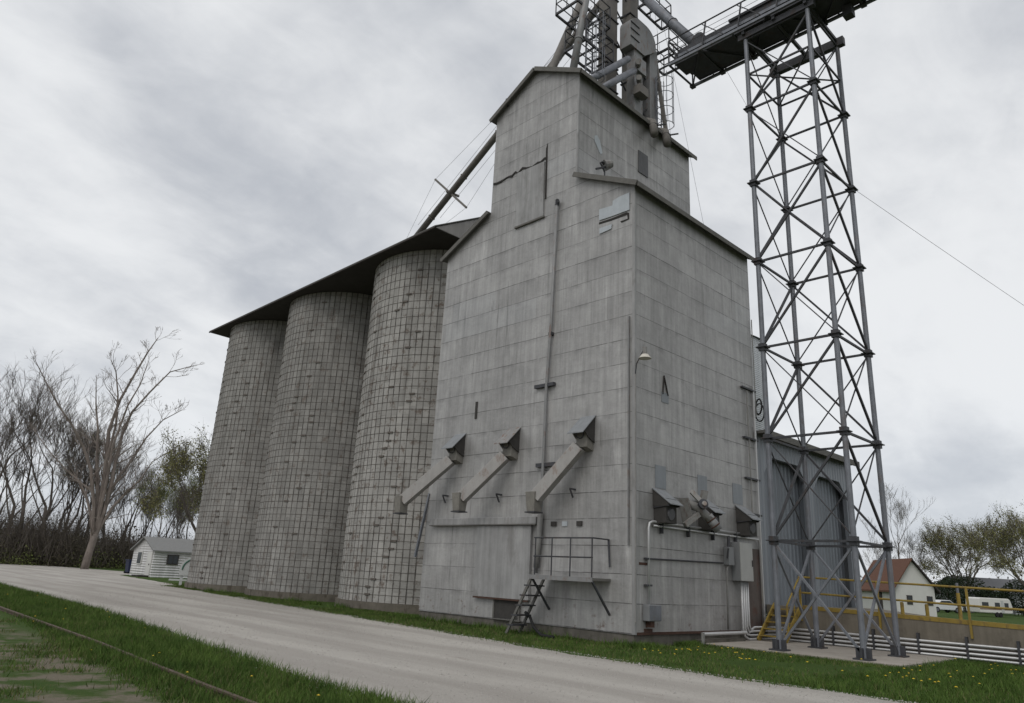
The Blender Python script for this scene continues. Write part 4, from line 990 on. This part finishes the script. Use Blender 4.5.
cb = at(943, 616, 108); base5 = (cb.x, cb.y, 0)
rdir = math.atan2(rt.y, rt.x)
o = thing('parked_car', 'white sedan parked on the lawn between house and camper', 'car', base5)
def CB(): return LB(base5, rdir + rad(12))
prof = [(-2.2, .32), (-2.25, .75), (-2.0, .9), (-1.35, .95), (-.75, 1.42), (.55, 1.45), (1.15, .98), (2.05, .85), (2.25, .7), (2.25, .32)]
b = CB(); b.prism([(a, -.85, c) for a, c in prof], (0, 1.7, 0)); b.build('body', 'car_white', o, bevel=.06)
b = CB(); b.prism([(-1.2, -.862, .97), (-.7, -.862, 1.34), (.5, -.862, 1.37), (.98, -.862, .99)], (0, .01, 0)); b.build('side_window', 'glass', o)
for xx in (-1.4, 1.4):
    for yy in (-.86, .68):
        b = CB(); b.tube([(xx, yy, .32), (xx, yy + .2, .32)], .32, 16); wv = b.build('wheel', 'tyre', o)
        b = CB(); b.tube([(xx, yy - .012, .32), (xx, yy - .002, .32)], .19, 12); b.build('rim', 'galv', wv)
vb = at(991, 621, 98); base6 = (vb.x, vb.y, 0)
o = thing('camper_trailer', 'white travel trailer with brown stripe parked beside dark shrubs', 'camper', base6)
def RB():
    q = LB(base6, rdir + rad(16)); q.m = q.m @ Matrix.Diagonal((.62, .74, .74, 1)); return q
prof = [(-3.6, .55), (-3.7, 1.2), (-3.5, 2.45), (-3.2, 2.6), (3.0, 2.6), (3.35, 2.4), (3.7, 1.5), (3.6, .7), (3.3, .55)]
b = RB(); b.prism([(a, -1.15, c) for a, c in prof], (0, 2.3, 0)); b.build('body', 'rv_white', o, bevel=.08)
b = RB(); b.box(-3.6, 3.45, -1.165, -1.153, 1.0, 1.16); b.build('stripe', 'stripe', o)
for xa, xb in ((-3.0, -1.6), (-.2, .9), (1.9, 2.8)):
    b = RB(); b.box(xa, xb, -1.17, -1.154, 1.4, 2.0); b.build('window', 'glass', o)
b = RB(); b.box(1.15, 1.75, -1.17, -1.154, .65, 2.3); b.build('door', 'sign_white', o)
for xx in (.1, .9):
    b = RB(); b.tube([(xx, -1.16, .36), (xx, -.95, .36)], .36, 16); b.build('wheel', 'tyre', o)
b = RB(); b.bar((-3.6, 0, .5), (-4.8, 0, .45), .12); b.build('tow_bar', 'galv_dark', o)
gb = at(1003, 612, 130); base7 = (gb.x, gb.y, 0)
o = thing('grey_house', 'low grey house with dull roof half hidden behind the camper', 'house', base7)
def GB(): return LB(base7, rdir + rad(10))
b = GB(); b.prism([(-5, 0, 0), (-5, 7, 0), (-5, 7, 2.8), (-5, 3.5, 4.6), (-5, 0, 2.8)], (12, 0, 0)); b.build('wall', 'grey_house', o)
b = GB(); b.prism([(-5.4, -.4, 2.65), (-5.4, 3.5, 4.65), (-5.4, 3.5, 4.8), (-5.4, -.4, 2.8)], (12.8, 0, 0)); b.build('roof', 'vent', o)
b = GB(); b.prism([(-5.4, 7.4, 2.65), (-5.4, 3.5, 4.65), (-5.4, 3.5, 4.8), (-5.4, 7.4, 2.8)], (12.8, 0, 0)); b.build('roof', 'shingle_grey', o)
for xa in (-3, 1, 4):
    b = GB(); b.box(xa, xa + 1.1, -.06, -.004, .9, 2.1); b.build('window', 'glass', o)

# ------------------------------------------------------------------ trees
def rvec(): 
    v = V((random.gauss(0, 1), random.gauss(0, 1), random.gauss(0, 1))); return v.normalized()
def grow(segs, tips, p, d, L, r, depth, spread=.55, up=.12, kids=(2, 4), shrink=.68, minr=.012):
    n = 3 if L > 1.2 else 2; pts = [p.copy()]; rs = [r]; q = p.copy(); dd = d.copy()
    for i in range(n):
        dd = (dd + rvec() * .16 + V((0, 0, up))).normalized(); q = q + dd * (L / n); pts.append(q.copy()); rs.append(max(minr * .7, r * (1 - .45 * (i + 1) / n)))
    segs.append((pts, rs))
    if depth == 0: tips.append((q.copy(), dd.copy())); return
    k = random.randint(*kids)
    for j in range(k):
        f = random.uniform(.45, 1.0) if j else 1.0
        idx = f * n; i0 = min(int(idx), n - 1); pp = pts[i0].lerp(pts[i0 + 1], idx - i0)
        nd = (dd + rvec() * spread).normalized()
        if nd.z < -.25: nd.z *= -.3; nd.normalize()
        grow(segs, tips, pp, nd, L * shrink * random.uniform(.8, 1.15), max(minr, rs[-1] * (.62 if j else .9)), depth - 1, spread, up, kids, shrink, minr)
def twig_tris(tips, per, ln, wd):
    P = []
    for q, d in tips:
        for _ in range(per):
            e = (d + rvec() * .75 + V((0, 0, .15))).normalized(); b = q - d * random.uniform(0, ln)
            s = e.orthogonal().normalized() * wd; L = ln * random.uniform(.6, 1.4)
            P += [tuple(b - s), tuple(b + s), tuple(b + e * L + rvec() * .1)]
    return np.array(P)
def leaf_quads(tips, per, spread, size):
    P = []
    for q, d in tips:
        for _ in range(per):
            c = q - d * random.uniform(0, spread * 1.2) + rvec() * random.uniform(0, spread)
            u = rvec(); v_ = u.orthogonal().normalized(); s = size * random.uniform(.6, 1.3)
            P += [tuple(c + u * s), tuple(c + v_ * s * .7), tuple(c - u * s), tuple(c - v_ * s * .7)]
    return np.array(P)
def proto(kind, height, label):
    random.seed(sum(map(ord, kind)) + int(height * 10))
    segs, tips = [], []
    if kind == 'forest':
        grow(segs, tips, V((0, 0, 0)), V((random.uniform(-.08, .08), random.uniform(-.08, .08), 1)).normalized(), height * .32, height * .0145, 6, .52, .16, (2, 3), .745, .016)
    elif kind == 'multi':
        for _ in range(3):
            grow(segs, tips, V((random.uniform(-.3, .3), random.uniform(-.3, .3), 0)), V((random.uniform(-.35, .35), random.uniform(-.35, .35), 1)).normalized(), height * .30, height * .010, 5, .55, .14, (2, 4), .70, .013)
    elif kind == 'round':
        trunkL = height * .18
        segs.append(([V((0, 0, 0)), V((.05, 0, trunkL * .5)), V((0, .05, trunkL))], [height * .03, height * .025, height * .022]))
        for j in range(7):
            a = 2 * math.pi * j / 7 + random.uniform(-.3, .3); el = random.uniform(.5, 1.25)
            grow(segs, tips, V((0, 0, trunkL)), V((math.cos(a) * math.cos(el), math.sin(a) * math.cos(el), math.sin(el))), height * .30, height * .012, 4, .55, .05, (3, 4), .72, .014)
    tr = [s for s in segs[:1 if kind != 'multi' else 1]]
    o = thing('tree', label, 'tree', (0, 0, 0))
    mt = MB(); mt.tube(*segs[0], n=8); mt.build('trunk', 'bark', o, smooth=True, origin=(0, 0, 0))
    mc = MB()
    for pts, rs in segs[1:]: mc.tube(pts, rs, 4 if rs[0] < .06 else 6, caps=False)
    mc.build('crown', 'bark' if kind != 'round' else 'bark_grey', o, origin=(0, 0, 0))
    fast_mesh('twigs', twig_tris(tips, {'forest': 3, 'multi': 3, 'round': 4}[kind], {'forest': 1.0, 'multi': .9, 'round': .8}[kind], .008), 0, 3, 'bark_grey', o)
    return o, tips
def strip(o):
    for ch in list(o.children): bpy.data.objects.remove(ch)
    bpy.data.objects.remove(o)
pF1, tF1 = proto('forest', 20.0, 'x'); pF2, tF2 = proto('forest', 17.5, 'x'); pF3, tF3 = proto('multi', 16.0, 'x'); pR, tR = proto('round', 11.5, 'x')
random.seed(3)
def with_leaves(src, tips, per, spread, size, m, rot=0):
    # a bare prototype plus a leaf mesh, made once
    P = leaf_quads(tips, per, spread, size); o = copy_tree(src, (0, 0, 0)); WORLD[o.name] = V((0, 0, 0))
    fast_mesh('leaves', P, 0, 4, m, o); return o
pF1b = with_leaves(pF1, tF1, 3, .5, .05, 'bud'); pF2g = with_leaves(pF2, tF2, 12, .9, .075, 'bud_green'); pRl = with_leaves(pR, tR, 17, .8, .06, 'bud'); pF3b = with_leaves(pF3, tF3, 4, .5, .05, 'bud')
def plant(src, px, rngm, sc, label, group=None, rz=None, name='tree'):
    p = at(px, 600, rngm); o = copy_tree(src, (p.x, p.y, -.05), random.uniform(0, 6.28) if rz is None else rz, sc)
    o.name = name; tag(o, label, 'tree', group); return o
wg = 'bare trees of the wood on the left'
lab = 'bare grey brown tree among the thicket of the left hand wood'
specs = [(pF1, -26, 106, 1.12), (pF2, -8, 112, 1.25), (pF1, 6, 104, 1.1), (pF1b, 22, 110, 1.08), (pF2, 32, 103, 1.2), (pF3, 40, 112, 1.4), (pF3b, 64, 114, 1.3), (pF1, 73, 120, .98),
         (pF2, 96, 118, .98), (pF3, 106, 112, 1.05), (pF1, 116, 122, .78), (pF3b, 127, 116, .95), (pF3, -15, 122, 1.5), (pF1b, 60, 126, 1.1)]
for s, px, r_, sc in specs: plant(s, px, r_, sc, lab, wg)
gg = 'greening trees behind the white shed'
for s, px, r_, sc, lb in ((pF2g, 140, 104, .70, 'fresh green leafing tree behind the left end of the white shed'), (pF2g, 158, 112, .74, 'fresh green leafing tree over the white shed roof'), (pF3, 170, 98, .74, 'dark spreading tree behind the white shed roof'), (pF2g, 182, 106, .66, 'fresh green leafing tree between the white shed and the farthest silo'), (pF2g, 149, 118, .62, 'fresh green leafing tree farthest back behind the shed'), (pRl, 196, 84, 1.28, 'olive budding tree rising beside the farthest silo')):
    plant(s, px, r_, sc, lb, gg)
# right
plant(pF1b, 900, 120, .8, 'tall loosely branched tree behind the red brown roof', 'trees behind the house and camper')
plant(pF3b, 925, 126, .82, 'leaning budding tree between the house and round crowned tree', 'trees behind the house and camper')
plant(pRl, 968, 128, 1.15, 'wide round crowned olive tree above the white camper', 'trees behind the house and camper')
plant(pRl, 1036, 108, 1.12, 'budding tree cut by the right edge of the view', 'trees behind the house and camper')
plant(pF3b, 885, 130, .72, 'small thin tree behind the tower leg', 'trees behind the house and camper')
for p_ in (pF1, pF2, pF3, pR, pF1b, pF2g, pRl, pF3b): strip(p_)

# the big dead tree: limbs fan out from a pale, leaning trunk
random.seed(21)
db = at(85, 565, 92)
dt = thing('dead_tree', 'large pale dead tree with bare fanning limbs at the wood edge', 'tree', (db.x, db.y, 0))
def dpt(px, py, off=0.0):
    v = at(px, py, 92 + off); return v
trunk = [V((db.x, db.y, -.2)), dpt(89, 553), dpt(93, 541), dpt(95, 534)]
MB().tube(trunk, [.42, .36, .36, .34], 10).build('trunk', 'bark_pale', dt, smooth=True)
segs, tips = [], []
limbs = [([(92, 542), (94, 505), (91, 470), (84, 448), (72, 425), (58, 405), (44, 378), (36, 362)], .26, -2), ([(93, 542), (99, 515), (103, 490), (106, 462), (109, 430), (120, 400), (136, 372), (148, 352), (158, 338)], .36, 1),
         ([(94, 538), (98, 497), (97, 460), (98, 430), (96, 405), (96, 385)], .28, 2.5), ([(94, 540), (104, 512), (111, 485), (117, 455), (123, 432), (132, 412), (150, 392), (170, 372), (192, 366)], .30, -1.5),
         ([(95, 535), (105, 504), (118, 478), (132, 460), (146, 438), (163, 420), (182, 410)], .24, 2), ([(95, 536), (112, 508), (127, 492), (140, 480), (152, 462), (178, 446)], .20, -2),
         ([(94, 538), (101, 498), (108, 455), (116, 425), (118, 395), (116, 372), (112, 362)], .24, 0), ([(93, 541), (91, 515), (86, 495), (78, 480), (66, 470), (50, 452), (34, 430)], .2, 3), ([(95, 535), (105, 490), (113, 445), (128, 405), (140, 385), (147, 365)], .22, -3)]
for poly, r0, off in limbs:
    n = len(poly); pts = [dpt(a, b, off * i / n) for i, (a, b) in enumerate(poly)]; rs = [max(.03, .85 * r0 * (1 - .86 * i / (n - 1))) for i in range(n)]
    segs.append((pts, rs))
    for i in range(1, n):
        for _ in range(3 if i > 1 else 1):
            f = random.random(); pp = pts[i - 1].lerp(pts[i], f); d = (pts[i] - pts[i - 1]).normalized()
            grow(segs, tips, pp, (d + rvec() * .95 + V((0, 0, .15))).normalized(), random.uniform(1.2, 2.4) * (1.25 - .7 * i / n), max(.028, rs[i] * .5), 3, .65, .06, (2, 3) if i > 2 else (1, 2), .66, .013)
    grow(segs, tips, pts[-1], (pts[-1] - pts[-2]).normalized(), .7, .028, 2, .5, .05, (2, 3), .7, .014)
mb = MB()
for pts, rs in segs: mb.tube(pts, rs, 6 if rs[0] > .08 else 4, caps=False)
mb.build('crown', 'bark_pale', dt)

# undergrowth: masses of twigs and scrappy leaves under the wood
def canes(name, spots, m1, n, wd):
    Pq = []
    for (cx, cy, rx, ry, h) in spots:
        k = int(n); u = rng.normal(0, .6, (k, 2)); b = np.stack([cx + u[:, 0] * rx, cy + u[:, 1] * ry, rng.uniform(0, .45, k) * h], 1)
        L = h * rng.uniform(.25, .8, k); d = rng.normal(0, .38, (k, 3)); d[:, 2] = 1; d /= np.linalg.norm(d, axis=1)[:, None]
        a = rng.uniform(0, 6.28, k); sd_ = np.stack([np.cos(a), np.sin(a), 0 * a], 1) * (wd * rng.uniform(.5, 1.6, k))[:, None]
        Pq.append(np.stack([b - sd_, b + sd_, b + d * L[:, None]], 1).reshape(-1, 3))
    return fast_mesh(name, np.concatenate(Pq), 0, 3, m1)
def thicket(name, spots, m1, nleaf, size):
    Pq = []
    for (cx, cy, rx, ry, h) in spots:
        k = int(nleaf)
        u = rng.normal(0, .45, (k, 3)); c = np.stack([cx + u[:, 0] * rx, cy + u[:, 1] * ry, np.abs(rng.normal(0, .5, k)) * h], 1)
        a = rng.normal(0, 1, (k, 3)); a /= np.linalg.norm(a, axis=1)[:, None]; b = np.cross(a, rng.normal(0, 1, (k, 3))); b /= np.linalg.norm(b, axis=1)[:, None]
        s = (size * rng.uniform(.5, 1.4, k))[:, None]
        Pq.append(np.stack([c + a * s, c + b * s * .5, c - a * s, c - b * s * .5], 1).reshape(-1, 3))
    o = fast_mesh(name, np.concatenate(Pq), 0, 4, m1); return o
sp_ = []
for i in range(46):
    px = -45 + i * 5.6; p = at(px, 600, random.uniform(101, 122)); sp_.append((p.x, p.y, random.uniform(2.5, 4.5), random.uniform(2.5, 4.5), random.uniform(2.2, 5.5) * (1.0 if px < 70 else .7)))
tag(thicket('undergrowth', sp_, 'brush', 2600, .10), kind='stuff')
sp2 = [(a, b, c * 1.3, d * 1.3, e * 1.7) for a, b, c, d, e in sp_]
tag(canes('saplings', sp2, 'bark', 300, .02), kind='stuff')
sp_ = []
for i in range(22):
    px = -40 + i * 11; p = at(px, 600, random.uniform(99, 108)); sp_.append((p.x, p.y, 2.5, 2.5, random.uniform(1.0, 2.2)))
tag(thicket('weeds', sp_, 'bud_green', 260, .10), kind='stuff')
# dark shrubs behind the camper
for px, r_, h, lb in ((948, 118, 4.2, 'dark evergreen shrub behind the white car'), (965, 122, 5.0, 'tall dark evergreen shrub left of the camper'), (992, 126, 3.4, 'low dark evergreen shrub behind the camper'), (1022, 118, 4.4, 'dark evergreen shrub at the right edge')):
    p = at(px, 600, r_); o = thing('shrub', lb, 'shrub', (p.x, p.y, 0), 'dark shrubs behind the camper')
    q = []
    k = 3600; u = rng.normal(0, 1, (k, 3)); u /= np.linalg.norm(u, axis=1)[:, None]; rr = rng.uniform(.35, 1, k) ** .5
    c = np.stack([u[:, 0] * rr * h * .55, u[:, 1] * rr * h * .55, h * .5 + u[:, 2] * rr * h * .5], 1); c += .25 * np.sin(c[:, [1, 2, 0]] * 3)
    a = rng.normal(0, 1, (k, 3)); a /= np.linalg.norm(a, axis=1)[:, None]; b2_ = np.cross(a, rng.normal(0, 1, (k, 3))); b2_ /= np.linalg.norm(b2_, axis=1)[:, None]
    s = (.11 * rng.uniform(.5, 1.4, k))[:, None]
    fm = fast_mesh('foliage', np.stack([c + a * s, c + b2_ * s * .6, c - a * s, c - b2_ * s * .6], 1).reshape(-1, 3), 0, 4, 'evergreen'); fm.parent = o
    MB().tube([(p.x, p.y, 0), (p.x, p.y, h * .6)], [.12, .05], 6).build('stem', 'bark', o)
# far tree line along the horizon
sp_ = []
for i in range(70):
    a = rad(-8 + i * 1.5); d = random.uniform(300, 340); sp_.append((CAM.x + d * math.cos(a), CAM.y + d * math.sin(a), 8, 8, random.uniform(4.5, 7)))
tag(thicket('treeline', sp_, 'brush', 1300, .55), kind='stuff')

# ------------------------------------------------------------------ grass blades and dandelions
def blades(n, sampler, hmin, hmax, wd):
    xy = sampler(n); k = len(xy)
    h = rng.uniform(hmin, hmax, k); a = rng.uniform(0, 2 * np.pi, k); ln = rng.normal(0, .45, (k, 2)) * h[:, None]
    dx = np.cos(a) * wd * rng.uniform(.6, 1.4, k); dy = np.sin(a) * wd
    z0 = np.full(k, -.005)
    p0 = np.stack([xy[:, 0] - dx, xy[:, 1] - dy, z0], 1); p1 = np.stack([xy[:, 0] + dx, xy[:, 1] + dy, z0], 1); p2 = np.stack([xy[:, 0] + ln[:, 0], xy[:, 1] + ln[:, 1], h], 1)
    return np.stack([p0, p1, p2], 1).reshape(-1, 3)
LATT = rng.normal(0, 1, (64, 64))
def clump(xy, sc, th):          # keep points where a cheap noise is high
    tot = 0.0
    for o_, (f, w_) in enumerate(((1, 1.0), (2.3, .6), (5.1, .35))):
        q = xy * (sc * f * .45) + 100.0 + 17.3 * o_; ij = np.floor(q).astype(int); fr = q - ij; fr = fr * fr * (3 - 2 * fr)
        L = LATT[(ij[:, 0]) % 64, (ij[:, 1]) % 64]; A1_ = LATT[(ij[:, 0] + 1) % 64, ij[:, 1] % 64]; B1_ = LATT[ij[:, 0] % 64, (ij[:, 1] + 1) % 64]; C1_ = LATT[(ij[:, 0] + 1) % 64, (ij[:, 1] + 1) % 64]
        tot = tot + w_ * ((L * (1 - fr[:, 0]) + A1_ * fr[:, 0]) * (1 - fr[:, 1]) + (B1_ * (1 - fr[:, 0]) + C1_ * fr[:, 0]) * fr[:, 1])
    return xy[tot * 1.5 + rng.normal(0, .45, len(xy)) > th]
def near_verge(n):
    yy = -9 + 42 * rng.uniform(0, 1, n) ** 1.5
    edge = np.interp(yy, [-10, -5, -1.6, 3.2, 12.9, 30.2, 60], [-10.95, -10.8, -10.7, -10.25, -9.2, -8.4, -8.0]) + .14 * rng.normal(0, 1, n)
    xx = edge - rng.uniform(0, 1, n) * 2.3
    return np.stack([xx, yy], 1)
def near_west(n):
    yy = -9 + 30 * rng.uniform(0, 1, n) ** 1.5; xx = -12.2 - rng.uniform(0, 1, n) * 4.2
    return clump(np.stack([xx, yy], 1), .9, .25)
def wall_verge(n):
    yy = -6 + 45 * rng.uniform(0, 1, n)
    e = np.interp(yy, [-8, -4, 0, 6.2, 15.2, 22, 30, 38], [-3.3, -3.4, -3.1, -2.3, -1.25, -.35, .6, 2.6]) + .2 * rng.normal(0, 1, n)
    inner = np.where(yy > 10.9, .95, 0.0); inner = np.where(yy < -.1, 2.9, inner)
    inner = np.where(yy > 34.5, 6, inner)
    xx = e + (inner - e) * rng.uniform(0, 1, n); xx = np.where(rng.uniform(0, 1, n) < .25, inner - np.abs(rng.normal(0, .12, n)), xx)
    return clump(np.stack([xx, yy], 1), 1.3, -1.0)
def right_lawn(n):
    xx = rng.uniform(-3, 7.3, n); yy = rng.uniform(-14, -5.6, n); return np.stack([xx, yy], 1)
G1 = np.concatenate([blades(90000, near_verge, .05, .15, .007), blades(60000, near_west, .04, .11, .007), blades(80000, wall_verge, .03, .10, .009), blades(40000, right_lawn, .05, .14, .008)])
tag(fast_mesh('grass', G1, 0, 3, 'grass'), kind='stuff')
def tufts(n): return clump(near_verge(n), 2.2, .7)
G1b = np.concatenate([blades(30000, tufts, .10, .24, .008), blades(12000, lambda n: clump(right_lawn(n), 2.0, .6), .10, .22, .009)])
tag(fast_mesh('tall_grass', G1b, 0, 3, 'grass'), kind='stuff')
G2 = np.concatenate([blades(16000, near_verge, .04, .14, .006), blades(42000, near_west, .03, .09, .006), blades(22000, wall_verge, .03, .10, .007), blades(4000, right_lawn, .05, .12, .007)])
tag(fast_mesh('dry_grass', G2, 0, 3, 'dry'), kind='stuff')
# loose stones lying on the road and along its edges
def stones(n):
    yy = -9 + 34 * rng.uniform(0, 1, n) ** 1.6
    e0 = np.interp(yy, [-10, -5, -1.6, 3.2, 12.9, 30.2], [-10.95, -10.8, -10.7, -10.25, -9.2, -8.4]); e1 = np.interp(yy, [-8, -4, 0, 6.2, 15.2, 22, 30], [-3.3, -3.4, -3.1, -2.3, -1.25, -.35, .6])
    u = rng.beta(.55, .55, n); xx = e0 - .25 + (e1 - e0 + .5) * u
    r = rng.gamma(2.0, .0048, n) + .004; T = []
    base = np.array([[1, 0, 0], [-.5, .87, 0], [-.5, -.87, 0], [0, 0, .9]])
    for f in ((0, 1, 3), (1, 2, 3), (2, 0, 3)): T.append(f)
    a = rng.uniform(0, 6.28, n); ca, sa = np.cos(a), np.sin(a); out = []
    for f in T:
        tri = []
        for i in f:
            bx_, by_, bz_ = base[i]; tri.append(np.stack([xx + (bx_ * ca - by_ * sa) * r, yy + (bx_ * sa + by_ * ca) * r * .8, .003 + bz_ * r * .8], 1))
        out.append(np.stack(tri, 1))
    return np.stack(out, 1).reshape(-1, 3)
M['stone'] = mat('loose_limestone', (.33, .315, .29), .95, 0, 60, .5, spec=.1)
tag(fast_mesh('loose_gravel', stones(22000), 0, 3, 'stone'), kind='stuff')
# darker tall weeds hugging the walls
def wall_foot(n):
    yy = rng.uniform(-.3, 35, n); xx = np.where(yy > 10.9, .95 - .25 * np.abs(rng.normal(0, 1, n)), -.05 - .18 * np.abs(rng.normal(0, 1, n))); return clump(np.stack([xx, yy], 1), 1.6, .6)
def south_foot(n): return clump(np.stack([rng.uniform(-.3, 2.9, n), -.05 - .2 * np.abs(rng.normal(0, 1, n))], 1), 1.6, .1)
tag(fast_mesh('wall_weeds', np.concatenate([blades(9000, wall_foot, .06, .26, .014), blades(2500, south_foot, .05, .18, .012)]), 0, 3, 'grass'), kind='stuff')
P = []
def flower(x_, y_, z_, r_):
    if 2.6 < x_ < 7.6 and -5.75 < y_ < .2: return
    for k in range(6):
        a0, a1 = k * math.pi / 3, (k + 1) * math.pi / 3
        P.extend([(x_, y_, z_ + r_ * .5), (x_ + r_ * math.cos(a0), y_ + r_ * math.sin(a0), z_), (x_ + r_ * math.cos(a1), y_ + r_ * math.sin(a1), z_)])
random.seed(9)
for _ in range(70):
    flower(random.uniform(-1.8, 2.6), -1.2 - abs(random.gauss(0, 1.6)), random.uniform(.08, .16), random.uniform(.022, .034)) if random.random() < .5 else flower(random.uniform(-1, 7), random.uniform(-8, -5.7), random.uniform(.08, .15), random.uniform(.022, .034))
for _ in range(22):
    yv = -6 + 26 * random.random(); ed = float(np.interp(yv, [-10, -1.6, 3.2, 12.9, 30.2], [-10.95, -10.7, -10.25, -9.2, -8.4])); flower(ed - random.uniform(.05, 2.6), yv, random.uniform(.07, .14), random.uniform(.016, .026))
tag(fast_mesh('dandelions', np.array([p for p in P if not (2.95 < p[0] < 7.3 and -5.6 < p[1] < 0)]) if False else np.array(P), 0, 3, 'dandelion'), kind='stuff')
